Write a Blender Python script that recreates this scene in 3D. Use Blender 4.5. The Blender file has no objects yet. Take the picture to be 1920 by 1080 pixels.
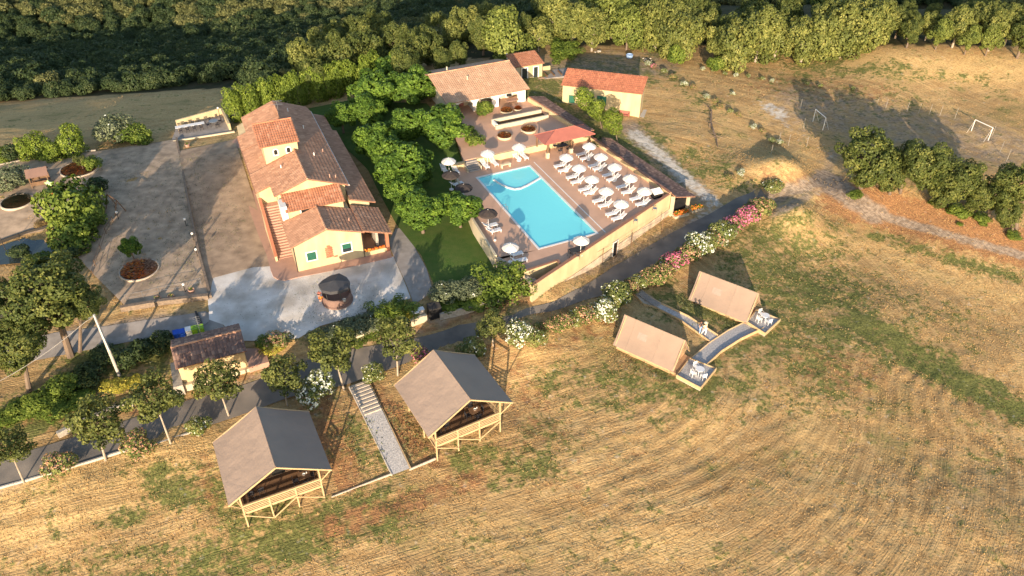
import bpy, math, random
import numpy as np
from mathutils import Vector, Matrix, geometry
from mathutils import noise as mnoise
R = math.radians
rnd = random.Random(7)
nr = np.random.default_rng(11)
sc = bpy.context.scene
col = sc.collection

# ---------------------------------------------------------------- camera
CAM_H = 50.0; PITCH = 37.3; FPX = 1495.0
cam_d = bpy.data.cameras.new('camera'); cam = bpy.data.objects.new('camera', cam_d); col.objects.link(cam)
cam.location = (0, 0, CAM_H); cam.rotation_euler = (R(90 - PITCH), 0, 0)
cam_d.sensor_width = 36; cam_d.lens = 36 * FPX / 1920; cam_d.clip_start = .5; cam_d.clip_end = 3000
sc.camera = cam
# ---------------------------------------------------------------- world and sun
SUN_EL = 12.5; SUN_AZ = 185.0            # low evening sun behind the camera
w = bpy.data.worlds.new('World'); sc.world = w; w.use_nodes = True
nt = w.node_tree; nt.nodes.clear()
sky = nt.nodes.new('ShaderNodeTexSky'); sky.sky_type = 'NISHITA'; sky.sun_disc = False
sky.sun_elevation = R(SUN_EL); sky.sun_rotation = R(SUN_AZ)
bg = nt.nodes.new('ShaderNodeBackground'); bg.inputs[1].default_value = .15
wo = nt.nodes.new('ShaderNodeOutputWorld')
nt.links.new(sky.outputs[0], bg.inputs[0]); nt.links.new(bg.outputs[0], wo.inputs[0])
sd = bpy.data.lights.new('sun', 'SUN'); sd.energy = 5.0; sd.angle = R(.5); sd.color = (1, .79, .57)
so = bpy.data.objects.new('sun', sd); col.objects.link(so)
_e, _a = R(SUN_EL), R(SUN_AZ)
so.rotation_euler = Vector((-math.sin(_a) * math.cos(_e), -math.cos(_a) * math.cos(_e), -math.sin(_e))).to_track_quat('-Z', 'Y').to_euler()
sc.view_settings.view_transform = 'Standard'; sc.view_settings.look = 'None'
sc.view_settings.gamma = 1; sc.view_settings.use_curve_mapping = False
sc.view_settings.exposure = 0.92
sc.cycles.max_bounces = 5; sc.cycles.diffuse_bounces = 3; sc.cycles.transparent_max_bounces = 6

# ---------------------------------------------------------------- survey helpers (photo reading -> place on the ground)
_sn, _cs = math.sin(R(PITCH)), math.cos(R(PITCH))
def ray(px, py):
    u = (px - 960) / FPX; v = (540 - py) / FPX
    return np.array([u, _cs + v * _sn, -_sn + v * _cs])
def at(px, py, z):
    d = ray(px, py); t = (z - CAM_H) / d[2]
    return np.array([0, 0, CAM_H]) + t * d
def proj(x, y, z):
    dz = z - CAM_H
    dep = y * _cs - dz * _sn; up = y * _sn + dz * _cs
    return 960 + FPX * x / dep, 540 - FPX * up / dep, dep

# ---------------------------------------------------------------- terrain height
CTRL = [(0,1080,-6),(400,1080,-6.3),(960,1080,-6.6),(1500,1080,-6.6),(1920,1080,-6.5),(466,987,-5.6),(611,932,-5.4),(250,980,-5.2),(0,980,-4.9),
 (740,890,-5.1),(820,860,-5.1),(934,811,-5.0),(1100,800,-5.2),(1311,733,-4.25),(1463,605,-4.0),(1256,700,-4.1),(1600,800,-5.5),(1900,800,-5.8),
 (1900,600,-4.2),(1650,560,-4.0),(1500,450,-3.1),(1400,480,-3.2),(1290,480,-3.0),(1200,560,-3.3),(1150,640,-3.9),(1050,680,-4.1),(1330,560,-3.8),(960,720,-4.4),
 (0,885,-3.9),(200,815,-3.8),(400,755,-3.7),(550,710,-3.6),(700,665,-3.5),(860,618,-3.35),(1015,592,-3.1),(1150,500,-3.0),(1300,425,-2.75),(1400,375,-2.4),
 (100,890,-4.0),(320,838,-3.9),(540,755,-3.85),(660,732,-3.8),(760,690,-3.6),(1060,590,-3.35),
 (450,560,-1.7),(560,530,-1.6),(720,510,-1.6),(640,590,-1.7),(760,560,-1.8),(400,400,-1.6),(380,280,-1.5),
 (300,610,-2.2),(200,640,-2.5),(60,670,-2.9),(420,610,-1.9),(560,620,-1.9),(340,660,-3.1),(400,710,-3.5),(640,655,-3.2),(700,635,-3.0),(810,600,-3.0),(960,580,-2.7),
 (880,560,-2.2),(930,545,-2.0),
 (200,400,-1.3),(330,300,-1.3),(350,520,-1.5),(100,300,-1.3),(60,400,-1.4),(250,560,-1.7),(70,460,-2.1),(0,560,-2.2),(100,760,-3.2),(0,740,-3.3),(200,720,-3.2),(0,820,-3.5),
 (0,245,-4.2),(100,225,-5.8),(0,200,-9.5),(200,215,-5.4),(200,185,-9),(400,190,-5.5),(400,165,-9),(300,165,-10.5),(520,140,-8),(0,150,-15),(300,120,-17),(600,90,-16),(0,100,-26),(300,60,-27),(600,40,-24),(0,10,-22),(500,0,-23),(800,0,-22),(700,90,-9),(800,70,-9),  # left slope and valley shaped steep so the low sun leaves them shaded
 (860,480,-1.4),(800,500,-1.5),(700,440,-1.5),(720,350,-1.1),(700,250,-.7),(850,270,.7),(780,220,.4),(640,220,-1.0),(930,500,-1.6),(640,170,-1.5),
 (1000,80,.9),(880,110,.4),(1000,150,.9),(1054,192,0),(1202,218,-1.1),(1130,100,.3),(1300,130,0),(1100,230,-.1),(1180,245,-.7),(1250,300,-1.7),(1310,360,-2.5),
 (1300,250,-1.0),(1250,180,-.4),(1400,230,-.8),(1430,290,-1.2),(1472,305,.9),(1560,280,-1.4),(1540,335,-1.9),(1450,365,-2.3),(1500,385,-.6),(1420,420,-2.6),(1550,400,-2.4),
 (1700,395,-1.7),(1625,350,-.5),(1740,375,-.5),(1860,410,-.7),(1900,480,-2.5),(1700,435,-2.7),(1500,205,-.4),(1700,230,-.4),(1850,280,-.4),(1900,250,-.2),
 (1500,135,0),(1700,95,3.2),(1900,105,3.4),(1800,165,.8),(1560,110,1.0),(1500,20,-3),(1900,20,-4),(1200,20,-6),(1000,20,-8),(1100,-20,-18),(1400,-10,-20),(1800,-20,-20),(1000,430,-2.5),(1150,330,-1.8)]
_P = [at(*c)[:2] for c in CTRL]; _Z = [c[2] for c in CTRL]
for x, y, z in [(-260,60,-4),(-260,250,-22),(260,60,-6),(260,250,-14),(0,330,-20),(-150,400,-14),(150,400,-16),(-60,10,-7),(60,10,-8),(-130,20,-7),(130,20,-8),(-110,80,-4),(110,90,-4),(120,140,0),(110,215,-22),(0,230,-24),(-60,230,-24),(60,230,-22),(-120,250,-22),(-260,-60,-8),(260,-60,-9),(0,-60,-8),(-100,500,-20),(200,560,-20),(-400,300,-20),(400,300,-16),(-450,0,-10),(450,0,-10)]:
    _P.append(np.array([x, y])); _Z.append(z)
_a25 = R(25)
for u_, v_, z in [(-3.9,-6.6,-1.3),(-4.8,-6.4,-1.35),(-2,-6.2,-1.55),(.5,-5.4,-1.85),(3,-4.5,-2.35),(6,-3.4,-2.8),(-6.2,-5.6,-1.6),(-3,-9.6,-3.0),(1,-8.4,-3.05),(5,-6.6,-3.05)]:
    _o = at(1010, 467, 0); _P.append(np.array([_o[0]+u_*math.cos(_a25)-v_*math.sin(_a25), _o[1]+u_*math.sin(_a25)+v_*math.cos(_a25)])); _Z.append(z)
_P = np.array(_P); _Z = np.array(_Z, float)
_D = np.sqrt(((_P[:, None] - _P[None]) ** 2).sum(-1) + 9.0)
_A = np.zeros((len(_P) + 3,) * 2); _A[:-3, :-3] = _D - np.eye(len(_P)) * .15
_A[:-3, -3] = 1; _A[:-3, -2:] = _P; _A[-3, :-3] = 1; _A[-2:, :-3] = _P.T
_W = np.linalg.solve(_A, np.concatenate([_Z, [0, 0, 0]]))
DK_O = at(1010, 467, 0); DA = R(25)
DU = np.array([math.cos(DA), math.sin(DA), 0]); DV = np.array([-math.sin(DA), math.cos(DA), 0])
def dk(u, v, z=0):                       # pool-deck coordinates to world
    p = DK_O + u * DU + v * DV; return Vector((p[0], p[1], z))
def inpoly(X, Y, poly):
    X = np.asarray(X, float); Y = np.asarray(Y, float)
    r = np.zeros(X.shape, bool); n = len(poly)
    for i in range(n):
        x0, y0 = poly[i]; x1, y1 = poly[(i + 1) % n]
        if y0 == y1: continue
        c = ((y0 > Y) != (y1 > Y)) & (X < (x1 - x0) * (Y - y0) / (y1 - y0) + x0)
        r ^= c
    return r
_DKP = [(dk(*p)[0], dk(*p)[1]) for p in ((-3.9,-5.0),(19.0,3.6),(17.9,20),(-1.5,20),(-4.0,8),(-4.3,.4))]
_TRP = [(dk(*p)[0], dk(*p)[1]) for p in ((-.5,20.6),(15.5,20.6),(15.6,33),(15,41),(4,41),(3.6,33.8),(2.2,33.5))]
def H_arr(X, Y):
    X = np.asarray(X, float); Y = np.asarray(Y, float); out = np.empty(X.shape); xf, yf, of = X.ravel(), Y.ravel(), out.ravel()
    for i in range(0, len(xf), 20000):
        x = xf[i:i+20000]; y = yf[i:i+20000]
        d = np.sqrt((x[:, None] - _P[None, :, 0]) ** 2 + (y[:, None] - _P[None, :, 1]) ** 2 + 9.0)
        of[i:i+20000] = d @ _W[:-3] + _W[-3] + _W[-2] * x + _W[-1] * y
    out = of.reshape(X.shape)
    out = np.where(inpoly(X, Y, _DKP), np.minimum(out, -2.6), out)
    out = np.where(inpoly(X, Y, _TRP), np.minimum(out, .2), out)
    return out
def H(x, y): return float(H_arr(np.array([x]), np.array([y]))[0])
def G(px, py, lift=0):                   # place on the terrain under a photo reading
    z = -2.0
    for _ in range(14):
        p = at(px, py, z + lift); z += .8 * (H(p[0], p[1]) - z)
    return Vector((p[0], p[1], z))

# ---------------------------------------------------------------- materials
def mat(name, c1, c2=None, scale=3., rough=.85, bump=0., bscale=20., tint=.0, c3=None, spec=.25, metal=0., trans=0., obj=True, detail=4., dist=.02, stretch=None):
    m = bpy.data.materials.new(name); m.use_nodes = True; t = m.node_tree; N = t.nodes; L = t.links
    b = N['Principled BSDF']; b.inputs['Roughness'].default_value = rough; b.inputs['Metallic'].default_value = metal
    b.inputs['Specular IOR Level'].default_value = spec
    tc = N.new('ShaderNodeTexCoord'); src = tc.outputs['Object' if obj else 'Generated']
    if stretch:
        mp = N.new('ShaderNodeMapping'); mp.inputs['Scale'].default_value = stretch; L.new(src, mp.inputs[0]); src = mp.outputs[0]
    out = None
    if c2 is None: c2 = tuple(min(1, c * .8) for c in c1)
    n = N.new('ShaderNodeTexNoise'); n.inputs['Scale'].default_value = scale; n.inputs['Detail'].default_value = detail; L.new(src, n.inputs['Vector'])
    r = N.new('ShaderNodeMapRange'); r.inputs[1].default_value = .32; r.inputs[2].default_value = .68; L.new(n.outputs['Fac'], r.inputs[0])
    mx = N.new('ShaderNodeMix'); mx.data_type = 'RGBA'; mx.inputs[6].default_value = (*c1, 1); mx.inputs[7].default_value = (*c2, 1); L.new(r.outputs[0], mx.inputs[0])
    out = mx.outputs[2]
    if tint:
        a = N.new('ShaderNodeAttribute'); a.attribute_name = 'tint'
        if c3:
            m3 = N.new('ShaderNodeMix'); m3.data_type = 'RGBA'; m3.inputs[7].default_value = (*c3, 1)
            rr = N.new('ShaderNodeMapRange'); rr.inputs[1].default_value = .45; rr.inputs[2].default_value = 1; rr.inputs[4].default_value = .9; L.new(a.outputs['Fac'], rr.inputs[0])
            L.new(rr.outputs[0], m3.inputs[0]); L.new(out, m3.inputs[6]); out = m3.outputs[2]
        hv = N.new('ShaderNodeHueSaturation'); ma = N.new('ShaderNodeMapRange'); ma.inputs[3].default_value = 1 - tint; ma.inputs[4].default_value = 1 + tint
        L.new(a.outputs['Fac'], ma.inputs[0]); L.new(ma.outputs[0], hv.inputs['Value']); L.new(out, hv.inputs['Color']); out = hv.outputs[0]
    L.new(out, b.inputs['Base Color'])
    if bump:
        n2 = N.new('ShaderNodeTexNoise'); n2.inputs['Scale'].default_value = bscale; n2.inputs['Detail'].default_value = 3; L.new(src, n2.inputs['Vector'])
        bp = N.new('ShaderNodeBump'); bp.inputs['Strength'].default_value = bump; bp.inputs['Distance'].default_value = dist; L.new(n2.outputs['Fac'], bp.inputs['Height']); L.new(bp.outputs[0], b.inputs['Normal'])
    if trans:
        tr = N.new('ShaderNodeBsdfTranslucent'); L.new(out, tr.inputs[0]); ms = N.new('ShaderNodeMixShader'); ms.inputs[0].default_value = trans
        L.new(b.outputs[0], ms.inputs[1]); L.new(tr.outputs[0], ms.inputs[2]); L.new(ms.outputs[0], N['Material Output'].inputs[0])
    return m
def leafmat(name, c1, c2, c3=None, tint=.35): return mat(name, c1, c2, scale=.9, rough=.6, tint=tint, c3=c3, spec=.25, trans=.22)

mt = dict(
 wall=mat('yellow_plaster', (.59,.475,.285), (.47,.37,.215), 1.1, .9, .15, 30, detail=8, stretch=(1,1,.3)),
 wall2=mat('cream_plaster', (.58,.50,.36), (.52,.45,.32), 1.0, .9, .2, 25),
 stain=mat('weathered_plaster', (.62,.50,.36), (.34,.28,.22), 1.1, .95, .3, 12),
 white=mat('white_paint', (.78,.76,.72), (.72,.70,.66), 3, .6),
 plastic=mat('white_plastic', (.80,.80,.80), (.76,.76,.77), 3, .4, spec=.4),
 tile=mat('clay_tile', (.47,.26,.165), (.39,.21,.13), .8, .85, .3, 9, tint=.2, c3=(.47,.28,.18)),
 tile_m=mat('orange_clay_tile', (.44,.20,.115), (.38,.165,.095), .8, .85, .3, 9, tint=.2, c3=(.47,.25,.16)),
 tile_p=mat('pale_clay_tile', (.50,.325,.215), (.44,.27,.175), .5, .85, .3, 9, tint=.14, c3=(.52,.36,.25)),
 tile_r=mat('red_clay_tile', (.43,.17,.10), (.36,.14,.08), .8, .85, .3, 9, tint=.16, c3=(.48,.2,.11)),
 tile_d=mat('weathered_clay_tile', (.24,.15,.12), (.19,.12,.10), 1, .9, .3, 9, tint=.35, c3=(.32,.21,.15)),
 terra=mat('terracotta_paving', (.46,.28,.21), (.40,.245,.185), 1.5, .8, .2, 8),
 deck=mat('deck_paving', (.62,.385,.265), (.54,.335,.23), .7, .75, .2, 6),
 coping=mat('stone_coping', (.52,.45,.37), (.42,.36,.29), 2, .8, .2, 10),
 brick=mat('brick_edge', (.38,.19,.12), (.28,.14,.09), 6, .9, .4, 14),
 stone=mat('pale_stone', (.48,.44,.37), (.30,.27,.23), 4, .9, .6, 10),
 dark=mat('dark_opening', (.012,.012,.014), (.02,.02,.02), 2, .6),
 glass=mat('window_glass', (.03,.04,.045), (.02,.03,.035), 2, .08, spec=.6),
 green=mat('green_shutter', (.03,.14,.09), (.025,.11,.075), 6, .5),
 metal=mat('grey_metal', (.30,.31,.32), (.25,.26,.27), 6, .45, metal=.6),
 iron=mat('dark_iron', (.03,.03,.032), (.05,.045,.04), 6, .6),
 wood=mat('pale_pine', (.52,.385,.22), (.44,.31,.17), 3, .7, .2, 25, tint=.15, stretch=(1,1,1)),
 wood2=mat('larch_board', (.48,.31,.175), (.38,.235,.13), 3, .7, .2, 25, tint=.2),
 woodd=mat('dark_deck_board', (.20,.12,.07), (.14,.085,.05), 2, .7, .2, 25, tint=.3),
 canvas=mat('taupe_canvas', (.335,.255,.205), (.285,.22,.18), .35, .75, .5, .9, dist=.2, detail=7),
 canvas2=mat('sand_canvas', (.30,.222,.175), (.26,.195,.155), .4, .8, .45, 1.0, dist=.15),
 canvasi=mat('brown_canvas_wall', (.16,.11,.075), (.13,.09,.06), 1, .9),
 fabric=mat('parasol_cloth', (.80,.77,.74), (.74,.70,.66), 2, .8, trans=.25),
 fabricd=mat('dark_parasol_cloth', (.045,.035,.033), (.06,.05,.045), 2, .85),
 redroof=mat('red_sheet_roof', (.37,.135,.105), (.32,.115,.09), 1, .6, .1, 4, tint=.1),
 bark=mat('bark', (.20,.15,.11), (.12,.09,.07), 5, .95, .6, 12),
 barkl=mat('pale_bark', (.42,.36,.29), (.28,.23,.18), 5, .95, .4, 12),
 concrete=mat('concrete', (.50,.46,.40), (.42,.39,.35), 2, .9, .2, 8),
 rubble=mat('brown_rubble_wall', (.26,.20,.15), (.16,.125,.095), 4, .95, .7, 9),
 post=mat('grey_pole', (.34,.32,.29), (.26,.245,.22), 3, .9),
 soil=mat('planting_soil', (.14,.08,.045), (.09,.055,.03), 3, .95, .6, 8),
 blue=mat('blue_plastic', (.02,.10,.55), (.02,.08,.45), 3, .4),
 lime=mat('lime_plastic', (.24,.42,.03), (.2,.36,.03), 3, .5),
 orange=mat('orange_flower', (.78,.20,.035), (.66,.14,.03), 3, .7, tint=.3, c3=(.75,.38,.06)),
 skin=mat('skin', (.42,.24,.16), (.40,.22,.15), 3, .6), hair=mat('dark_hair', (.02,.014,.012), (.03,.02,.015), 5, .6),
 hairb=mat('auburn_hair', (.22,.08,.03), (.16,.06,.03), 5, .6),
 jeans=mat('light_blue_denim', (.28,.40,.60), (.22,.33,.52), 8, .9), cream=mat('cream_cloth', (.78,.68,.45), (.74,.62,.40), 5, .9),
 cloth=mat('white_cloth', (.80,.79,.77), (.75,.74,.72), 5, .9), black=mat('dark_cloth', (.04,.04,.05), (.03,.03,.035), 5, .9),
 asphalt=mat('worn_asphalt', (.235,.205,.175), (.13,.12,.11), .45, .9, .4, 10, detail=9),
 gravel=mat('white_gravel', (.74,.71,.67), (.42,.38,.33), .42, .95, .6, 9, detail=12, dist=.05),
 pebble=mat('grey_white_pebbles', (.56,.54,.52), (.26,.26,.27), 9, .95, .8, 14, detail=6),
 shaded_pebble=mat('shaded_pebbles', (.13,.15,.19), (.22,.24,.28), 9, .9, .8, 14),  # pebbles with their blue shade in the colour; not used on any part
 lawn=mat('lawn_grass', (.06,.115,.02), (.09,.13,.03), 1.2, .95, .8, 14, detail=7, dist=.06),
 pond=mat('pond_water', (.035,.05,.045), (.03,.04,.04), 1, .05, spec=.6),
 path=mat('grey_path', (.34,.31,.285), (.25,.225,.205), 1.2, .9, .2, 10),
 L_bright=leafmat('bright_leaf', (.09,.17,.022), (.06,.125,.018), (.155,.235,.03)),
 L_laurel=leafmat('laurel_leaf', (.145,.21,.024), (.10,.155,.02), (.22,.265,.04)),
 L_oak=leafmat('oak_leaf', (.10,.13,.03), (.065,.095,.024), (.16,.165,.042)),
 L_oaky=leafmat('sunlit_oak_leaf', (.17,.195,.045), (.115,.145,.036), (.25,.245,.07)),  # paler copy of the oak leaf, sunlight put into the colour
 L_olive=leafmat('road_tree_leaf', (.12,.145,.035), (.085,.11,.03), (.18,.18,.05)),
 L_scrub=leafmat('scrub_leaf', (.052,.085,.028), (.038,.065,.024), (.09,.11,.038)),
 L_scruby=leafmat('pale_scrub_leaf', (.15,.16,.055), (.11,.13,.045), (.2,.19,.07)),
 L_hedge=leafmat('hedge_leaf', (.12,.18,.025), (.08,.135,.02), (.19,.23,.04)),
 L_grey=leafmat('grey_green_leaf', (.13,.16,.09), (.10,.13,.07), (.2,.22,.12)),
 L_ole=leafmat('oleander_leaf', (.16,.205,.055), (.11,.155,.04), (.27,.25,.09)),
 L_yel=leafmat('yellow_leaf', (.40,.36,.05), (.30,.30,.04), (.5,.42,.08)),
 L_tan=leafmat('dry_tan_leaf', (.26,.18,.07), (.2,.15,.05), (.3,.2,.1)),
 F_white=mat('white_petals', (.74,.76,.66), (.66,.70,.58), 4, .7, tint=.15),
 F_pink=mat('pink_petals', (.62,.16,.27), (.55,.11,.22), 4, .7, tint=.3, c3=(.66,.32,.38)),
 F_rust=mat('rust_seed_heads', (.46,.27,.17), (.38,.21,.13), 4, .8, tint=.3),
 basin=mat('pool_lining', (.25,.85,.90), (.22,.80,.87), .3, .4),
 tarp=mat('charcoal_roof_felt', (.075,.075,.08), (.05,.05,.055), 1.2, .7, .3, 3),
)
# pool water: turquoise body with a clear, reflective skin
m = bpy.data.materials.new('pool_water'); m.use_nodes = True; b = m.node_tree.nodes['Principled BSDF']
b.inputs['Base Color'].default_value = (.24, .90, .96, 1); b.inputs['Roughness'].default_value = .04; b.inputs['Alpha'].default_value = .8; b.inputs['Specular IOR Level'].default_value = .5
_n = m.node_tree.nodes.new('ShaderNodeTexNoise'); _n.inputs['Scale'].default_value = 2.2; _b = m.node_tree.nodes.new('ShaderNodeBump'); _b.inputs['Strength'].default_value = .35; _b.inputs['Distance'].default_value = .03
_tc = m.node_tree.nodes.new('ShaderNodeTexCoord'); m.node_tree.links.new(_tc.outputs['Object'], _n.inputs['Vector'])
m.node_tree.links.new(_n.outputs['Fac'], _b.inputs['Height']); m.node_tree.links.new(_b.outputs[0], b.inputs['Normal'])
mt['water'] = m

# ---------------------------------------------------------------- mesh helpers
class MB:
    def __init__(s): s.v = []; s.f = []; s.t = []; s.mi = []; s.m = 0; s.tt = .5
    def face(s, pts, tint=None):
        n = len(s.v); s.v += [tuple(p) for p in pts]; s.f.append(list(range(n, n + len(pts)))); s.t.append(s.tt if tint is None else tint); s.mi.append(s.m); return s
    def add(s, vs, fs, tint=None):
        n = len(s.v); s.v += [tuple(p) for p in vs]
        for f in fs: s.f.append([n + i for i in f]); s.t.append(s.tt if tint is None else tint); s.mi.append(s.m)
        return s
    def box(s, x0, x1, y0, y1, z0, z1, tint=None):
        return s.add([(x0,y0,z0),(x1,y0,z0),(x1,y1,z0),(x0,y1,z0),(x0,y0,z1),(x1,y0,z1),(x1,y1,z1),(x0,y1,z1)],
                     [(0,3,2,1),(4,5,6,7),(0,1,5,4),(1,2,6,5),(2,3,7,6),(3,0,4,7)], tint)
    def bar(s, a, b, w, h=None, tint=None, up=(0, 0, 1)):
        a, b = Vector(a), Vector(b); h = h or w; d = (b - a).normalized(); up = Vector(up)
        if abs(d.dot(up)) > .98: up = Vector((0, 1, 0))
        x = d.cross(up).normalized() * w / 2; y = x.cross(d).normalized() * h / 2
        vs = [a-x-y, a+x-y, a+x+y, a-x+y, b-x-y, b+x-y, b+x+y, b-x+y]
        return s.add(vs, [(0,1,2,3),(7,6,5,4),(0,4,5,1),(1,5,6,2),(2,6,7,3),(3,7,4,0)], tint)
    def tube(s, pts, rad, n=6, tint=None, cap=True):
        pts = [Vector(p) for p in pts]; rad = rad if isinstance(rad, (list, tuple)) else [rad] * len(pts); vs = []; fs = []
        for i, p in enumerate(pts):
            d = (pts[min(i+1, len(pts)-1)] - pts[max(i-1, 0)]).normalized(); up = Vector((0,0,1)) if abs(d.z) < .9 else Vector((1,0,0))
            x = d.cross(up).normalized(); y = d.cross(x)
            for k in range(n): a = 2*math.pi*k/n; vs.append(p + (x*math.cos(a) + y*math.sin(a)) * rad[i])
        for i in range(len(pts)-1):
            for k in range(n): k2 = (k+1) % n; fs.append((i*n+k, i*n+k2, (i+1)*n+k2, (i+1)*n+k))
        if cap: fs.append(tuple(range(n))[::-1]); fs.append(tuple((len(pts)-1)*n+k for k in range(n)))
        return s.add(vs, fs, tint)
    def prism(s, poly, z0, z1, tint=None):          # poly: list of xy, z0/z1: number or list
        n = len(poly); a = [(p[0], p[1], z0[i] if isinstance(z0, (list, tuple)) else z0) for i, p in enumerate(poly)]
        b = [(p[0], p[1], z1[i] if isinstance(z1, (list, tuple)) else z1) for i, p in enumerate(poly)]
        ar = sum(poly[i][0]*poly[(i+1) % n][1] - poly[(i+1) % n][0]*poly[i][1] for i in range(n))
        if ar < 0: a.reverse(); b.reverse()
        fs = [tuple(range(n))[::-1], tuple(range(n, 2*n))] + [(i, (i+1) % n, n+(i+1) % n, n+i) for i in range(n)]
        return s.add(a + b, fs, tint)
    def ext(s, poly, o, a, b, t, tint=None):         # extrude outline (a,b axes) through thickness vector t
        o, a, b, t = map(Vector, (o, a, b, t)); n = len(poly)
        p0 = [o + a*p[0] + b*p[1] for p in poly]; p1 = [p + t for p in p0]
        return s.add(p0 + p1, [tuple(range(n)), tuple(range(n, 2*n))[::-1]] + [(i, n+i, n+(i+1) % n, (i+1) % n) for i in range(n)], tint)
    def lathe(s, prof, n=12, c=(0, 0), tint=None):
        vs = []; fs = []
        for r, z in prof:
            for k in range(n): a = 2*math.pi*k/n; vs.append((c[0]+r*math.cos(a), c[1]+r*math.sin(a), z))
        for i in range(len(prof)-1):
            for k in range(n): k2 = (k+1) % n; fs.append((i*n+k, i*n+k2, (i+1)*n+k2, (i+1)*n+k))
        return s.add(vs, fs, tint)
    def mesh(s, name, mats):
        me = bpy.data.meshes.new(name); me.from_pydata(s.v, [], s.f); mats = mats if isinstance(mats, (list, tuple)) else [mats]
        for m_ in mats: me.materials.append(m_)
        me.polygons.foreach_set('material_index', s.mi)
        at_ = me.attributes.new('tint', 'FLOAT', 'FACE'); at_.data.foreach_set('value', s.t)
        me.update(); return me
    def build(s, name, mats, parent=None, loc=None):
        o = bpy.data.objects.new(name, s.mesh(name, mats)); col.objects.link(o)
        if parent: o.parent = parent
        if loc is not None: o.location = loc
        return o
def tag(o, label, cat, group=None, kind=None):
    if label: o['label'] = label
    if cat: o['category'] = cat
    if group: o['group'] = group
    if kind: o['kind'] = kind
    return o
def structure(o): o['kind'] = 'structure'; return o
def thing(name, label, cat, loc=(0,0,0), rz=0., group=None):
    o = bpy.data.objects.new(name, None); o.empty_display_size = .3; col.objects.link(o); o.location = loc; o.rotation_euler = (0, 0, rz)
    return tag(o, label, cat, group)
def dup(src, loc, rz=0., label=None, group=None, scale=None):
    kids = [c for c in src.children]
    r = src.copy(); col.objects.link(r); r.location = loc; r.rotation_euler = (0, 0, rz)
    if scale is not None: r.scale = scale
    if label: r['label'] = label
    if group: r['group'] = group
    for ch in kids:
        c = ch.copy(); col.objects.link(c); c.parent = r
        for g in ch.children:
            d = g.copy(); col.objects.link(d); d.parent = c
    return r
def frame(px, py, z, deg):
    o = at(px, py, z); return Vector(o), R(deg)
# ================================================================ GROUND
def axis(segs):
    out = []
    for a, b, st in segs: out += list(np.arange(a, b, st))
    return np.array(out)
gx = axis([(-460,-140,12),(-140,-75,2.0),(-75,-45,.8),(-45,50,.34),(50,85,.8),(85,140,2.0),(140,461,12)])
gy = axis([(-90,26,6),(26,34,.8),(34,122,.34),(122,170,.9),(170,240,2.5),(240,560,10)])
GX, GY = np.meshgrid(gx, gy); GZ = H_arr(GX, GY)
PX, PY, PD = proj(GX, GY, GZ); PD = np.where(PD < 5, 1e9, PD)
rngz = np.random.default_rng(3)
def vnoise(X, Y, s, seed=0):                       # smooth value noise on the ground plane
    r = np.random.default_rng(seed); t = r.random((256, 256)); x = X / s; y = Y / s
    xi = np.floor(x).astype(int); yi = np.floor(y).astype(int); fx = x - xi; fy = y - yi; fx = fx*fx*(3-2*fx); fy = fy*fy*(3-2*fy)
    g = lambda i, j: t[(yi + j) % 256, (xi + i) % 256]
    return (g(0,0)*(1-fx)+g(1,0)*fx)*(1-fy) + (g(0,1)*(1-fx)+g(1,1)*fx)*fy
def caps(lst):
    out = np.zeros(PX.shape)
    for x1, y1, x2, y2, r, s in lst:
        dx, dy = x2-x1, y2-y1; L2 = dx*dx+dy*dy+1e-6
        t = np.clip(((PX-x1)*dx+(PY-y1)*dy)/L2, 0, 1); d = np.hypot(PX-x1-t*dx, (PY-y1-t*dy)*1.25)
        out = np.maximum(out, s*np.clip(1.5-d/r, 0, 1)*(PD < 1e8))
    return out
green = caps([(1480,420,1540,450,50,.55),(1430,480,1500,560,75,.75),(1500,600,1310,740,60,.65),(1500,560,1560,700,70,.6),(1600,600,1900,770,34,1.),(1560,540,1640,640,60,.7),(1420,440,1600,560,80,.55),(1640,560,1800,640,60,.35),(1250,760,1600,760,50,.3),
 (1640,440,1900,520,14,.7),(500,960,300,900,60,.7),(720,960,420,1040,60,.8),(180,990,420,900,30,.4),(880,860,1010,870,50,.6),(1000,800,1060,840,30,.6),
 (640,800,700,860,45,.5),(630,880,680,800,40,.4),(760,790,790,840,30,.5),(1050,720,1300,745,50,.55),(1290,300,1340,310,35,.6),(1200,250,1290,330,28,.7),(1000,160,1050,240,50,.9),
 (1080,125,1210,140,26,.7),(1190,130,1230,100,14,.6),(200,1060,500,1060,60,.5),(0,1075,120,1060,30,.4),(1100,230,1180,290,40,.8),(1240,130,1330,200,14,.5),
 (500,1000,560,1030,40,.8),(900,620,960,610,20,.4),(1250,330,1420,350,20,.5),(1560,110,1500,130,30,.6),(1500,140,1700,120,12,.6),(1640,135,1860,150,10,.5),(380,880,400,960,16,.6),
 (1240,560,1390,600,40,.75),(1180,660,1260,710,14,.7),(560,980,760,930,14,.6),(820,560,980,545,16,.9),(600,640,760,600,30,.7),(1480,150,1700,200,40,.3),(0,790,140,760,50,.9),(150,700,330,640,50,.8)])
dirt = caps([(600,760,650,900,40,.9),(690,740,800,850,36,.9),(620,990,890,900,30,.9),(950,700,1010,800,60,.55),(930,650,1150,610,45,.55),(1540,690,1600,700,60,.5),
 (1580,372,1920,465,44,1.5),(1440,330,1560,350,24,.7),(1230,470,1300,530,34,.4),(560,790,600,900,40,.6),(1120,660,1180,600,30,.3),(400,760,620,720,25,.5),(380,860,400,960,14,.7),(0,860,200,800,10,.3),
 (700,640,1000,560,14,.6),(560,690,660,660,14,.6),(250,770,460,700,16,.6),(1420,160,1660,180,30,.5),(1700,100,1900,100,20,.4),(1040,900,1200,860,40,.35)])
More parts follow.
